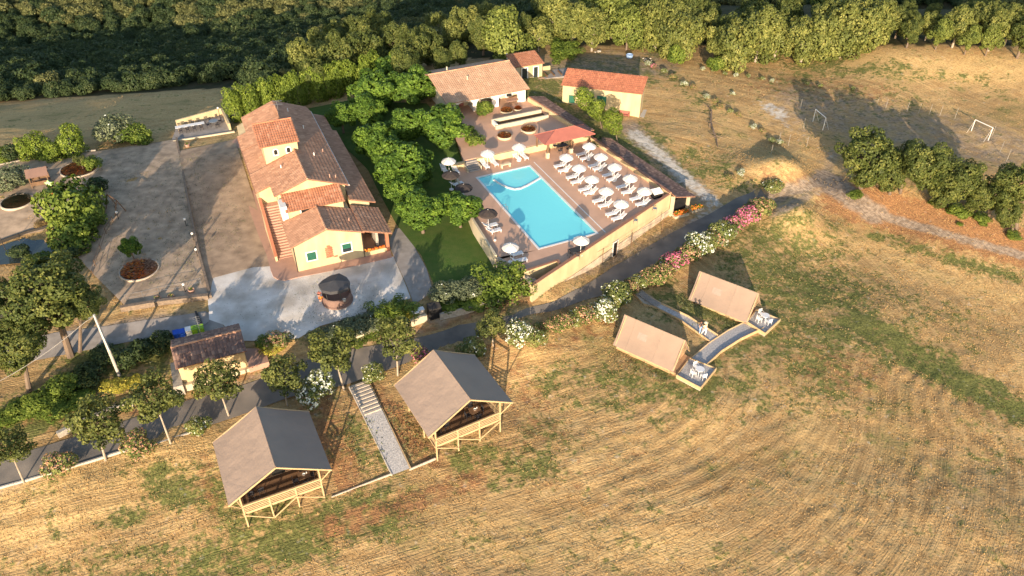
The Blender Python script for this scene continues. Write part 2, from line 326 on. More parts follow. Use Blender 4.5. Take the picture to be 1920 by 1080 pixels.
track = caps([(1300,425,1545,335,22,.9),(1545,335,1640,400,22,1.3),(1640,400,1920,480,10,1.2),(1545,335,1560,290,16,.6),(1180,240,1320,370,22,.8),(1450,400,1545,350,12,.8),
 (0,660,330,600,26,.9),(900,120,1250,120,35,.6),(1000,170,1080,230,40,.3),(0,905,560,690,30,.6),(540,695,1300,430,26,.6),
 (1490,200,1900,280,60,.6)])
white = caps([(1190,250,1340,380,12,.9),(1340,380,1300,430,14,.5),(1440,200,1465,215,12,.8),(1400,180,1560,290,8,.2)])
fieldleft = (.0*inpoly(PX, PY, [(-200,190),(430,160),(440,240),(0,310),(-200,320)]))
scrub = ((PY < 190 - .06*PX) & (PX < 560)).astype(float); scrub = np.where((PY < 110) & (PX >= 560) & (PX < 1000), 1, scrub); scrub = np.where((PY < 85) & (PX >= 1000), 1, scrub); scrub = np.where(GY > 170, 1, scrub)
scrub = np.where((PY > 1e3) | (PD > 1e8), 0, scrub)
rut = caps([(1560,760,1920,820,150,1.),(1400,900,1700,900,130,1.),(1700,560,1900,700,110,.7),(900,1000,1500,1000,120,.5)])
# relief: tufts, ruts of the mower, lumps near the trees
bumpy = (vnoise(GX, GY, 1.1, 1)-.5)*.11 + (vnoise(GX, GY, .55, 2)-.5)*.07 + (vnoise(GX, GY, 6, 3)-.5)*.3
keep = inpoly(PX, PY, [(330,240),(480,240),(570,190),(850,190),(890,400),(990,540),(1310,370),(1420,350),(1400,400),(1170,560),(860,640),(560,720),(330,800),(0,920),(0,560),(330,600)]) | inpoly(PX, PY, [(645,715),(700,700),(790,885),(720,905)]) | inpoly(PX, PY, [(1170,530),(1205,530),(1350,630),(1420,570),(1480,600),(1435,640),(1370,650),(1350,700),(1310,745),(1250,705),(1300,665),(1320,648),(1200,590)]) | (PY < 0)
bumpy = np.where(keep & (PD < 1e8), bumpy*.12, bumpy)
cx0, cy0 = at(1080, 640, -5)[:2]; _s = (GX-cx0)*math.cos(R(20))+(GY-cy0)*math.sin(R(20)); _t = -(GX-cx0)*math.sin(R(20))+(GY-cy0)*math.cos(R(20)); rr0 = np.where(_s < 0, np.abs(_t), np.hypot(_s, _t)); al0 = np.where(_s < 0, _s, np.arctan2(_s, -_t)*18.)
rr = rr0 + (vnoise(GX, GY, 9, 5)-.5)*6 + (vnoise(GX, GY, 2.5, 15)-.5)*.9
bumpy += np.maximum(rut, .45*(PY > 500)*(PD < 1e8)) * .10 * np.sin(rr*2*math.pi/1.5) * np.clip((vnoise(GX, GY, 4, 9)-.35)*3, 0, 1) * (vnoise(GX, GY, 1.6, 10)+.2)
GZ2 = GZ + np.where(scrub > .5, 0, bumpy)
nx, ny = len(gx), len(gy)
gold = caps([(1560,110,1900,130,40,.8),(1600,190,1900,230,30,.3),(0,230,400,195,40,.6),(1360,440,1540,370,45,1.),(1430,310,1500,300,30,1.),(0,930,400,850,45,.8),(0,1000,250,950,40,.5),(1150,620,1240,560,40,.5),(1000,650,1130,620,40,.7),(1700,500,1900,560,16,.8),(1560,450,1700,480,20,.7),
 (850,1000,1300,1040,60,.6),(1000,880,1300,820,50,.45),(1500,760,1560,960,50,.5),(1640,80,1900,90,16,.5),(1450,130,1400,160,12,.3),(1280,150,1400,280,30,.5),(1500,100,1640,110,12,.6)])
line = np.where(rut > 0, rut, 0)*(.5+.5*np.sin(rr*2*math.pi/1.5))*np.clip((vnoise(GX, GY, 3, 19)-.2)*2, 0, 1)
vv = rr0 + (vnoise(GX, GY, 11, 41)-.5)*4 + (vnoise(GX, GY, 3, 42)-.5)*.8
line = np.maximum(line, (1-np.clip(rut*1.5, 0, 1))*(PY > 520)*.7*np.clip((.5+.5*np.sin(vv*2*math.pi/1.7))*1.6-.5, 0, 1)*np.clip((vnoise(GX, GY, 5, 43)-.35)*3, 0, 1))
me = bpy.data.meshes.new('field_ground'); me.vertices.add(nx*ny)
me.vertices.foreach_set('co', np.stack([GX, GY, GZ2], -1).ravel())
I = (np.arange(ny-1)[:, None]*nx + np.arange(nx-1)[None]).ravel()
Q = np.stack([I, I+1, I+nx+1, I+nx], -1)
me.loops.add(Q.size); me.loops.foreach_set('vertex_index', Q.ravel()); me.polygons.add(len(Q))
me.polygons.foreach_set('loop_start', np.arange(0, Q.size, 4)); me.polygons.foreach_set('use_smooth', np.ones(len(Q), bool))
me.update(calc_edges=True)
for nm, arr in (('green', green), ('dirt', dirt), ('track', track), ('white', white), ('scrub', scrub), ('rut', rut), ('gold', gold), ('line', line)):
    a = me.attributes.new(nm, 'FLOAT', 'POINT'); a.data.foreach_set('value', arr.astype(np.float32).ravel())
a = me.attributes.new('flow', 'FLOAT_VECTOR', 'POINT'); a.data.foreach_set('vector', np.stack([rr0, al0*.07, rr0*0], -1).astype(np.float32).ravel())
ground = bpy.data.objects.new('field_ground', me); col.objects.link(ground); structure(ground)
def sample(arr, x, y):
    i = np.clip(np.searchsorted(gx, x)-1, 0, nx-2); j = np.clip(np.searchsorted(gy, y)-1, 0, ny-2); return arr[j, i]

m = bpy.data.materials.new('dry_field'); m.use_nodes = True; t = m.node_tree; N = t.nodes; L = t.links; b = N['Principled BSDF']; b.inputs['Roughness'].default_value = .95; b.inputs['Specular IOR Level'].default_value = .1
geo = N.new('ShaderNodeNewGeometry')
def noise(sc_, det=5, src=None, dist=0):
    n = N.new('ShaderNodeTexNoise'); n.inputs['Scale'].default_value = sc_; n.inputs['Detail'].default_value = det; n.inputs['Distortion'].default_value = dist; L.new(src or geo.outputs['Position'], n.inputs['Vector']); return n.outputs['Fac']
def ramp(v, lo, hi, a=0., b_=1.):
    r = N.new('ShaderNodeMapRange'); r.inputs[1].default_value = lo; r.inputs[2].default_value = hi; r.inputs[3].default_value = a; r.inputs[4].default_value = b_; L.new(v, r.inputs[0]); return r.outputs[0]
def mixc(f, a, b_):
    x = N.new('ShaderNodeMix'); x.data_type = 'RGBA'
    for sck, v in ((x.inputs[6], a), (x.inputs[7], b_)):
        if isinstance(v, tuple): sck.default_value = (*v, 1)
        else: L.new(v, sck)
    L.new(f, x.inputs[0]); return x.outputs[2]
def math_(op, a, b_):
    x = N.new('ShaderNodeMath'); x.operation = op; x.use_clamp = False
    for sck, v in ((x.inputs[0], a), (x.inputs[1], b_)):
        if isinstance(v, (int, float)): sck.default_value = v
        else: L.new(v, sck)
    return x.outputs[0]
def attr(nm): a = N.new('ShaderNodeAttribute'); a.attribute_name = nm; return a.outputs['Fac']
fine = noise(4.2, 8, dist=.8); mid = noise(.55, 6); big = noise(.09, 4)
mp = N.new('ShaderNodeMapping'); mp.inputs['Rotation'].default_value = (0, 0, R(-25)); mp.inputs['Scale'].default_value = (.35, 1.6, 1); L.new(geo.outputs['Position'], mp.inputs[0])
fa = N.new('ShaderNodeAttribute'); fa.attribute_name = 'flow'; flw = noise(1.15, 7, fa.outputs['Vector'], .5)
strk = math_('ADD', math_('MULTIPLY', noise(1.6, 7, mp.outputs[0], 1.2), .35), math_('MULTIPLY', flw, .65))
hay = mixc(ramp(strk, .38, .60), (.56,.385,.18), (.31,.195,.085))
flw2 = noise(4.5, 8, fa.outputs['Vector'], 1.0)
hay = mixc(ramp(flw2, .50, .62, 0, .6), hay, (.24,.15,.065))
hay = mixc(ramp(math_('ADD', math_('MULTIPLY', flw2, .5), math_('MULTIPLY', noise(9, 5), .5)), .53, .60, 0, .5), hay, (.64,.47,.24))
hay = mixc(ramp(mid, .42, .66, 0, .75), hay, (.57,.40,.195))
hay = mixc(ramp(big, .40, .62, 0, .6), hay, (.36,.24,.115))
hay = mixc(ramp(fine, .52, .68, 0, .5), hay, (.22,.14,.06))
hay = mixc(ramp(attr('line'), .25, 1., 0, .75), hay, (.20,.13,.06))
hay = mixc(ramp(attr('gold'), .2, .9, 0, .75), hay, mixc(ramp(fine, .4, .65), (.62,.44,.20), (.42,.28,.12)))
grn = mixc(ramp(fine, .4, .62), (.15,.17,.05), (.065,.085,.025))
gm = math_('ADD', math_('MULTIPLY', attr('green'), 1.25), math_('MULTIPLY', math_('SUBTRACT', mid, .5), 3.2)); gm = math_('ADD', gm, math_('MULTIPLY', math_('SUBTRACT', noise(2.2, 6), .5), 2.2))
c = mixc(ramp(gm, .3, .95, 0, .9), hay, grn)
bg2 = math_('ADD', big, math_('MULTIPLY', math_('SUBTRACT', mid, .5), .5))
c = mixc(ramp(bg2, .56, .72, 0, .4), c, grn)
dm = math_('ADD', attr('dirt'), math_('MULTIPLY', math_('SUBTRACT', noise(1.3, 6), .5), 2.4))
c = mixc(ramp(dm, .4, 1., 0, .9), c, mixc(ramp(fine, .4, .6), (.36,.185,.085), (.22,.115,.06)))
tm = math_('ADD', attr('track'), math_('MULTIPLY', math_('SUBTRACT', noise(.9, 6), .5), 1.2))
c = mixc(ramp(tm, .35, .9, 0, .9), c, mixc(ramp(noise(2.2, 8), .42, .6), (.34,.275,.215), (.20,.16,.125)))
wm = math_('ADD', attr('white'), math_('MULTIPLY', math_('SUBTRACT', noise(1.6, 6), .5), 2.2))
c = mixc(ramp(wm, .3, 1.), c, (.5,.47,.42))
c = mixc(attr('scrub'), c, mixc(ramp(mid, .4, .6), (.035,.04,.017), (.06,.05,.025)))
L.new(c, b.inputs['Base Color'])
wv = N.new('ShaderNodeTexNoise'); wv.inputs['Scale'].default_value = 5; wv.inputs['Detail'].default_value = 8; L.new(geo.outputs['Position'], wv.inputs['Vector'])
bp = N.new('ShaderNodeBump'); bp.inputs['Strength'].default_value = .7; bp.inputs['Distance'].default_value = .12; L.new(math_('ADD', wv.outputs['Fac'], math_('MULTIPLY', flw2, 1.2)), bp.inputs['Height']); L.new(bp.outputs[0], b.inputs['Normal'])
me.materials.append(m); mt['field'] = m

# loose dry grass standing on the field
def blades(name, n, box, hmin, hmax, sel, cols, seed, wid=.05):
    r = np.random.default_rng(seed); x = r.uniform(box[0], box[1], n); y = r.uniform(box[2], box[3], n)
    px, py, pd = proj(x, y, H_arr(x, y)); ok = sel(x, y, px, py, r); x, y = x[ok], y[ok]
    i = np.clip(np.searchsorted(gx, x)-1, 0, nx-2); j = np.clip(np.searchsorted(gy, y)-1, 0, ny-2)
    fx = (x-gx[i])/(gx[i+1]-gx[i]); fy = (y-gy[j])/(gy[j+1]-gy[j])
    z = (GZ2[j,i]*(1-fx)+GZ2[j,i+1]*fx)*(1-fy)+(GZ2[j+1,i]*(1-fx)+GZ2[j+1,i+1]*fx)*fy
    k = len(x); B = 3; x = np.repeat(x, B); y = np.repeat(y, B); z = np.repeat(z, B)-.02; x += r.normal(0, .06, k*B); y += r.normal(0, .06, k*B)
    a = r.uniform(0, 2*math.pi, k*B); h = r.uniform(hmin, hmax, k*B); ln = r.normal(0, .6, (k*B, 2))*h[:, None]; wx = np.cos(a)*wid; wy = np.sin(a)*wid
    V = np.stack([np.stack([x-wx, y-wy, z], -1), np.stack([x+wx, y+wy, z], -1), np.stack([x+ln[:,0], y+ln[:,1], z+h], -1)], 1).reshape(-1, 3)
    me = bpy.data.meshes.new(name); me.vertices.add(len(V)); me.vertices.foreach_set('co', V.ravel()); me.loops.add(len(V)); me.loops.foreach_set('vertex_index', np.arange(len(V)))
    me.polygons.add(len(V)//3); me.polygons.foreach_set('loop_start', np.arange(0, len(V), 3)); me.update(calc_edges=True)
    tt = me.attributes.new('tint', 'FLOAT', 'FACE'); tt.data.foreach_set('value', r.random(len(V)//3).astype(np.float32)); me.materials.append(cols)
    o = bpy.data.objects.new(name, me); col.objects.link(o); return o
mt['straw'] = mat('straw', (.54,.37,.175), (.42,.28,.125), .5, .9, tint=.22, trans=.2); mt['weed'] = mat('weed_green', (.14,.17,.045), (.08,.11,.03), .5, .8, tint=.4, trans=.2)
_off = [(330,240),(480,240),(570,190),(850,190),(890,400),(990,540),(1310,370),(1420,350),(1400,400),(1170,580),(860,640),(760,640),(640,740),(560,760),(400,800),(0,920),(0,560),(330,600)]
_b1 = [(400,760),(600,740),(640,900),(610,960),(440,960)]; _b2 = [(640,720),(690,710),(780,880),(730,900)]; _b3 = [(740,700),(880,660),(950,780),(820,850)]; _b4 = [(1150,650),(1180,540),(1300,520),(1420,540),(1465,600),(1340,730),(1250,710)]
def fieldsel(x, y, px, py, r):
    bad = inpoly(px, py, _off) | inpoly(px, py, _b1) | inpoly(px, py, _b2) | inpoly(px, py, _b3) | inpoly(px, py, _b4) | (px < -60) | (px > 1980) | (py > 1120) | (py < 90)
    bad |= (py < 270) & (r.random(len(x)) < .8); bad |= (sample(track, x, y) > .3) & (r.random(len(x)) < .9); bad |= inpoly(px, py, [(0,200),(420,170),(420,250),(0,300)]) & (r.random(len(x)) < .5)
    bad |= inpoly(px, py, [(780,100),(1240,100),(1220,260),(1340,400),(980,560),(770,300)]); return ~bad & (vnoise(x, y, .9, 21) > .25)
tag(blades('dry_grass', 260000, (-70,90,33,135), .04, .13, lambda x,y,px,py,r: fieldsel(x,y,px,py,r) & (sample(green,x,y) < .35+.5*r.random(len(x))) & (vnoise(x,y,2.6,31)+.3*r.random(len(x)) > .42), mt['straw'], 5), 'dry cut straw grass standing in tufts over the sloping field', 'dry grass', kind='stuff')
tag(blades('green_weeds', 170000, (-60,80,33,110), .03, .13, lambda x,y,px,py,r: fieldsel(x,y,px,py,r) & (sample(green,x,y)+.5*(vnoise(x,y,1.7,33)-.3) > .75*r.random(len(x))+.22) & (vnoise(x,y,.8,35) > .4) & (sample(green,x,y) > .12), mt['weed'], 6), 'low green weeds growing through the cut straw in patches', 'weeds', kind='stuff')

# sheets draped on the ground
def drape(name, poly_px, dz, m, res=.8, z=None, world=False, side=0.):
    W = [Vector((p[0], p[1], 0)) for p in poly_px] if world else [(Vector(at(*p, z)) if z is not None else G(*p)) for p in poly_px]
    pts = []
    for i, p in enumerate(W):
        q = W[(i+1) % len(W)]; k = max(1, int((q-p).xy.length/res)); pts += [p.lerp(q, j/k).xy for j in range(k)]
    nb = len(pts); P2 = [tuple(p) for p in pts]; xs = [p[0] for p in P2]; ys = [p[1] for p in P2]
    X, Y = np.meshgrid(np.arange(min(xs), max(xs), res), np.arange(min(ys), max(ys), res)); ins = inpoly(X, Y, P2)
    allp = [Vector(p) for p in P2] + [Vector((x, y)) for x, y in zip(X[ins], Y[ins])]
    v, e, f, *_ = geometry.delaunay_2d_cdt(allp, [(i, (i+1) % nb) for i in range(nb)], [], 1, 1e-4)
    va = np.array([(p.x, p.y) for p in v]); hz = (H_arr(va[:, 0], va[:, 1]) if z is None else np.full(len(va), float(z))) + dz
    mb = MB(); mb.v = [(a[0], a[1], h) for a, h in zip(va, hz)]; mb.f = [list(q) for q in f]; mb.t = [.5]*len(f); mb.mi = [0]*len(f)
    if side:
        b = [(p[0], p[1]) for p in P2]; hb = (H_arr(np.array(xs), np.array(ys)) if z is None else np.full(nb, float(z))) + dz
        for i in range(nb):
            j = (i+1) % nb; mb.face([(*b[i], hb[i]-side), (*b[j], hb[j]-side), (*b[j], hb[j]), (*b[i], hb[i])])
    o = mb.build(name, m); 
    for p in o.data.polygons: p.use_smooth = not side
    return o
structure(drape('asphalt_road', [(-60,932),(0,914),(110,882),(228,845),(287,833),(364,808),(450,780),(545,745),(650,722),(740,690),(800,668),(870,642),(950,612),(1050,580),(1130,555),(1180,528),(1230,500),(1290,468),(1350,432),(1405,395),(1440,372),(1425,352),(1380,372),(1330,402),(1250,442),(1150,500),(1090,540),(1040,566),(960,592),(860,610),(760,640),(660,655),(580,675),(500,708),(450,725),(350,752),(250,785),(190,806),(70,842),(-60,880)], .07, mt['asphalt']))
structure(drape('gravel_yard', [(392,585),(388,545),(400,520),(470,500),(520,490),(700,480),(738,482),(770,560),(700,585),(600,612),(560,635),(500,640),(440,640),(420,610),(392,600)], .06, mt['gravel']))
structure(drape('gravel_lane', [(392,586),(420,612),(440,640),(330,625),(250,640),(150,660),(-60,700),(-60,660),(100,625),(200,612),(350,590)], .05, mt['path']))
structure(drape('lawn', [(575,205),(650,190),(800,195),(840,240),(880,300),(890,420),(935,490),(935,530),(815,540),(790,480),(742,420),(715,370),(690,320),(650,280)], .11, mt['lawn'], res=.45))
structure(drape('yard_track', [(330,285),(440,262),(485,400),(512,500),(475,502),(400,522),(392,560),(360,400)], .08, mat('dusty_track', (.46,.335,.23), (.27,.195,.135), .8, .95, .35, 8, detail=9, dist=.06)))
structure(drape('footpath', [(742,430),(757,428),(800,505),(812,548),(776,572),(740,485),(728,455)], .10, mt['path'], res=.5, side=.12))
structure(drape('garden_ground', [(0,310),(180,285),(330,262),(392,560),(235,575),(180,520),(100,430),(0,450)], .09, mat('garden_gravel', (.50,.375,.265), (.27,.205,.145), .9, .95, .35, 7, detail=9, dist=.06), res=.5))
structure(drape('pond', [(-40,478),(0,462),(50,444),(95,432),(125,440),(150,470),(165,500),(110,498),(60,492),(-40,500)], .04, mt['pond'], z=-1.95))
o = MB()
for a_, b_ in zip([(-40,470),(0,456),(50,438),(95,426)], [(0,456),(50,438),(95,426),(128,433)]):
    o.bar(G(*a_)+Vector((0,0,.12)), G(*b_)+Vector((0,0,.12)), .18, .5)
tag(o.build('pond_edge', mt['iron']), 'dark curved edging along the far side of the garden pond', 'pond edging')
# kerb along the field side of the road, in stones
kp = [(-60,934),(0,916),(110,885),(228,848),(287,836),(364,811)]
kb = thing('road_kerb', 'low pale kerb between the road and the dry field', 'kerb')
W = [G(*p) for p in kp]; seg = []
for p, q in zip(W[:-1], W[1:]):
    k = max(1, int((q-p).length/1.0)); seg += [(p.lerp(q, j/k), p.lerp(q, (j+1)/k)) for j in range(k)]
for p, q in seg:
    MB().bar(p+Vector((0,0,.08)), p.lerp(q,.98)+Vector((0,0,.08)), .16, .24).build('kerb_stone', mt['concrete'], kb)
# retaining walls on the upper side of the road
def wall_line(name, pts, h, th, m, label, cat, cap=None, below=.6, zt=None, parent=None):
    mb = MB(); W = [G(*p) if not isinstance(p, Vector) else p for p in pts]
    for p, q in zip(W[:-1], W[1:]):
        d = (q-p).xy.normalized(); n = Vector((-d.y, d.x))*th/2
        zp = (p.z+h) if zt is None else zt; zq = (q.z+h) if zt is None else zt
        k = 4
        mb.prism([(p.x-n.x,p.y-n.y),(q.x-n.x,q.y-n.y),(q.x+n.x,q.y+n.y),(p.x+n.x,p.y+n.y)], [p.z-below,q.z-below,q.z-below,p.z-below], [zp,zq,zq,zp])
    o = mb.build(name, m, parent)
    if cap:
        cb = MB()
        for p, q in zip(W[:-1], W[1:]):
            d = (q-p).xy.normalized(); n = Vector((-d.y, d.x))*(th/2+.05)
            zp = (p.z+h) if zt is None else zt; zq = (q.z+h) if zt is None else zt
            cb.prism([(p.x-n.x,p.y-n.y),(q.x-n.x,q.y-n.y),(q.x+n.x,q.y+n.y),(p.x+n.x,p.y+n.y)], [zp+.003,zq+.003,zq+.003,zp+.003], [zp+.07,zq+.07,zq+.07,zp+.07])
        cb.build('wall_cap', cap, o)
    if label: tag(o, label, cat)
    return o
wall_line('retaining_wall', [(655,648),(705,625),(765,612)], .8, .3, mt['wall2'], 'low cream wall under the hedge left of the gate box', 'wall')
wall_line('retaining_wall', [(770,611),(800,600)], .8, .35, mt['wall2'], 'short wall carrying the boxes beside the dark gate box', 'wall')
wall_line('retaining_wall', [(825,598),(880,585),(935,568),(985,548)], .7, .3, mt['stone'], 'low rough wall along the road under the green slope', 'wall')
wall_line('retaining_wall', [(110,820),(150,800),(205,775),(250,760)], .6, .35, mt['stone'], 'broken pale bank wall beside the left end of the road', 'wall')
wall_line('terrace_wall', [(228,583),(300,571),(392,560)], .5, .35, mt['rubble'], 'stone front wall of the garden terrace above the lane', 'wall', cap=mt['rubble'])
wall_line('garden_wall', [(332,262),(352,370),(372,470),(396,560)], .4, .25, mt['rubble'], 'long low wall dividing the garden from the dusty yard', 'wall')
wall_line('garden_path_edge', [(0,310),(90,292),(180,283)], .18, .25, mt['coping'], 'pale stone edging in front of the garden hedge row', 'edging')
wall_line('lane_culvert_wall', [(368,588),(378,612)], .35, .2, mt['iron'], 'dark drainage slot across the lane by the garden corner', 'drain')
structure(drape('concrete_slab', [(345,592),(366,588),(377,614),(356,620)], .12, mt['path'], side=.2))
structure(drape('concrete_slab', [(371,587),(387,585),(393,604),(382,612)], .13, mt['path'], side=.2))
# ================================================================ BUILDINGS
def roof(name, parent, c0, c1, c2, c3, m, period=.30, row=.42, amp=.045, th=.10, base=None):
    """tiled slope: c0-c1 eave (left to right), c3-c2 upper edge; ribs run up the slope"""
    c0, c1, c2, c3 = map(Vector, (c0, c1, c2, c3)); wid = max((c1-c0).length, (c2-c3).length); ln = max((c3-c0).length, (c2-c1).length)
    n = (c1-c0).cross(c3-c0).normalized()
    if n.z < 0: n = -n
    nu = max(2, round(wid/period)); nv = max(1, round(ln/row)); S = 4; mb = MB(); r = random.Random(int(wid*97+ln*31))
    prof = [0, .75, 1, .75]
    rowt = [r.uniform(-.12, .12) for _ in range(nv)]
    for j in range(nv):
        v0 = j/nv; v1 = (j+1)/nv; vs = []; fs = []; ts = []
        for i in range(nu*S+1):
            u = i/(nu*S); h = prof[i % S]*amp
            a = (c0.lerp(c1, u)).lerp(c3.lerp(c2, u), v0); b = (c0.lerp(c1, u)).lerp(c3.lerp(c2, u), v1)
            vs += [a + n*(h+.035), b + n*h]
        st = len(mb.v); mb.v += [tuple(p) for p in vs]
        for i in range(nu):
            tn = min(1, max(0, r.gauss(.45, .2) + rowt[j]*.6))
            for k in range(S):
                q = st + (i*S+k)*2; mb.f.append([q, q+2, q+3, q+1]); mb.t.append(tn); mb.mi.append(0)
        for i in range(nu*S):                      # little riser at the foot of every row
            q = st + i*2; a = Vector(mb.v[q]) - n*.05; b = Vector(mb.v[q+2]) - n*.05; mb.face([a, b, mb.v[q+2], mb.v[q]], .2)
    d = n*th
    mb.m = 1
    mb.add([c0-d, c1-d, c2-d, c3-d, c0-n*.002, c1-n*.002, c2-n*.002, c3-n*.002], [(0,3,2,1),(0,1,5,4),(1,2,6,5),(2,3,7,6),(3,0,4,7)], .3)
    return mb.build(name, [m, mt['brick']], parent)
def ridge(parent, a, b, m, r=.11):
    a, b = Vector(a), Vector(b); k = max(1, round((b-a).length/.4)); mb = MB(); rr = random.Random(5)
    for i in range(k): mb.tube([a.lerp(b, i/k), a.lerp(b, (i+1)/k)], [r*1.1, r*.95], 6, rr.uniform(.3, .9))
    return mb.build('ridge_tiles', m, parent)
def window(parent, o, a, n, w_, h_, m, fm, shut=None, arch=False, depth=.05):
    """o: lower-left on the wall, a: along, n: outward"""
    o, a, n = Vector(o), Vector(a).normalized(), Vector(n).normalized(); z = Vector((0,0,1)); fb = MB(); f = .13
    fb.ext([(-f,-f),(w_+f,-f),(w_+f,0),(-f,0)], o, a, z, n*.06); fb.ext([(-f,0),(0,0),(0,h_),(-f,h_)], o, a, z, n*.06); fb.ext([(w_,0),(w_+f,0),(w_+f,h_),(w_,h_)], o, a, z, n*.06)
    if arch:
        P = [(-f,h_)]+[(w_/2-(w_/2+f)*math.cos(t_), h_+(w_/2+f)*math.sin(t_)) for t_ in np.linspace(0, math.pi, 9)]
        Q = [(w_/2+(w_/2)*math.cos(t_), h_+(w_/2)*math.sin(t_)) for t_ in np.linspace(0, math.pi, 9)]
        fb.ext(P+Q, o, a, z, n*.06)
        pane = [(0,0),(w_,0)]+Q
    else:
        fb.ext([(-f,h_),(w_+f,h_),(w_+f,h_+f),(-f,h_+f)], o, a, z, n*.06); pane = [(0,0),(w_,0),(w_,h_),(0,h_)]
    fr = fb.build('window', fm, parent)
    MB().ext(pane, o+n*.004, a, z, n*.012).build('pane', m, fr)
    if shut:
        sb = MB(); k = 9
        y0, y1 = shut
        for i in range(k):
            yy = h_*y0+(h_*(y1-y0))*i/k; sb.ext([(.02,yy),(w_-.02,yy),(w_-.02,yy+h_*(y1-y0)/k*.8),(.02,yy+h_*(y1-y0)/k*.8)], o+n*.02, a, z, n*.025)
        sb.build('shutter', mt['green'], fr)
    return fr

# ---------------- main farmhouse
hz = -1.6; ho, ha = frame(560, 511, hz, 23)
house = thing('farmhouse', 'long yellow farmhouse with stepped clay tile roofs and an outside stair', 'house', ho, ha)
def wbox(parent, x0, x1, y0, y1, z0, z1, m, name='wall', top=None):   # top: list of z at the 4 corners (ccw from x0,y0)
    mb = MB(); mb.prism([(x0,y0),(x1,y0),(x1,y1),(x0,y1)], z0, top if top else z1); return mb.build(name, m, parent)
zz = lambda z: z - hz                                            # absolute to local
A = MB(); A.ext([(0,0),(7.35,0),(7.35,zz(1.86)),(3.67,zz(3.14)),(0,zz(1.86))], (0,0,0), (1,0,0), (0,0,1), (0,7.4,0)); A.build('wall', mt['wall'], house)
B = MB(); B.ext([(-1.75,0),(7.6,0),(7.6,zz(3.75)),(3.5,zz(5.32)),(-1.75,zz(3.45))], (0,10.0,0), (1,0,0), (0,0,1), (0,18.6,0))
B.ext([(.0,0),(7.6,0),(7.6,zz(3.75)),(3.5,zz(5.32)),(.0,zz(4.1))], (0,7.5,0), (1,0,0), (0,0,1), (0,2.495,0)); B.build('wall', mt['wall'], house)
wbox(house, .6, 6.75, 5.15, 7.48, zz(1.5), 0, mt['wall'], top=[zz(3.28),zz(3.28),zz(4.05),zz(4.05)])
wbox(house, 0.05, 4.0, 15.0, 18.4, zz(3), 0, mt['wall'], top=[zz(6.62),zz(6.62),zz(7.66),zz(7.66)])
wbox(house, 7.62, 9.9, 6.2, 30.8, 0, 0, mt['wall'], top=[zz(2.4),zz(1.7),zz(1.7),zz(2.4)])
wbox(house, -1.1, -.02, 28.7, 30.3, 0, zz(3.0), mt['wall'])
# roofs
def R4(*c, m=mt['tile'], **k): return roof('roof', house, *[(x, y, zz(z)) for x, y, z in c], m, **k)
R4((-.35,5.0,1.86),(-.35,-.25,1.86),(3.67,-.25,3.22),(3.67,5.0,3.22)); R4((7.7,-.25,1.84),(7.7,5.1,1.84),(3.67,5.1,3.22),(3.67,-.25,3.22))
R4((-.35,6.9,1.9),(-.35,5.003,1.9),(.6,5.003,2.2),(.6,6.9,2.2))
R4((-2.1,14.6,3.5),(-2.1,10.0,3.5),(3.5,10.0,5.5),(3.5,14.6,5.5)); R4((-.42,9.997,4.12),(-.42,7.2,4.12),(3.5,7.2,5.5),(3.5,9.997,5.5))
R4((8.0,7.2,3.78),(8.0,28.6,3.78),(3.5,28.6,5.5),(3.5,7.2,5.5))
R4((-2.1,21.0,3.42),(-2.1,14.603,3.42),(3.47,14.603,5.38),(3.47,21.0,5.38)); R4((-2.1,25.4,3.48),(-2.1,21.003,3.48),(3.47,21.003,5.44),(3.47,25.4,5.44)); R4((-.9,30.4,3.72),(-.9,25.403,3.72),(3.47,25.403,5.38),(3.47,30.4,5.38))
R4((8.0,28.603,3.74),(7.7,30.4,3.74),(3.5,30.4,5.4),(3.5,28.603,5.44))
R4((.3,4.85,3.22),(6.95,4.85,3.22),(6.95,7.45,4.12),(.3,7.45,4.12), m=mt['tile_m'], period=.28)
R4((-.45,14.65,6.62),(4.25,14.65,6.62),(4.25,18.65,7.82),(-.45,18.65,7.82), m=mt['tile_m'], period=.28)
R4((10.6,5.85,1.6),(10.6,26,1.6),(7.7,26,2.62),(7.7,5.85,2.62)); R4((10.1,26.003,1.72),(10.1,31,1.72),(7.7,31,2.6),(7.7,26.003,2.6))
R4((10.75,-.25,.92),(10.75,5.7,.92),(7.55,5.7,2.02),(7.55,-.25,2.02))
ridge(house, (3.67,-.25,zz(3.28)), (3.67,5.1,zz(3.28)), mt['tile']); ridge(house, (3.5,7.2,zz(5.56)), (3.5,28.6,zz(5.56)), mt['tile']); ridge(house, (-.4,18.62,zz(7.86)), (4.2,18.62,zz(7.86)), mt['tile_r'])
# gutters and downpipes
g = MB()
g.tube([(-2.14,9.9,zz(3.46)),(-2.14,25.4,zz(3.42))], .06, 6); g.build('gutter', mt['brick'], house)
g = MB(); g.tube([(8.04,7.2,zz(3.74)),(8.04,28.6,zz(3.74))], .07, 6); g.build('gutter', mt['white'], house)
for x, y, z in ((-.06,-.06,1.8),(7.42,-.06,1.8),(7.68,7.1,3.6)):
    MB().tube([(x,y,0),(x,y,zz(z))], .045, 6).build('downpipe', mt['iron'], house)
window(house, (1.2,-.001,1.25), (1,0,0), (0,-1,0), .98, 1.0, mt['glass'], mt['white'], shut=(0,1)); window(house, (5.1,-.001,1.3), (1,0,0), (0,-1,0), .98, 1.05, mt['glass'], mt['white'], shut=(.42,1))
for u in (1.15, 2.65): window(house, (u,14.999,zz(5.25)), (1,0,0), (0,-1,0), .42, .45, mt['dark'], mt['white'], arch=True)
window(house, (2.0,5.149,zz(2.35)), (1,0,0), (0,-1,0), 1.1, .75, mt['dark'], mt['white'])
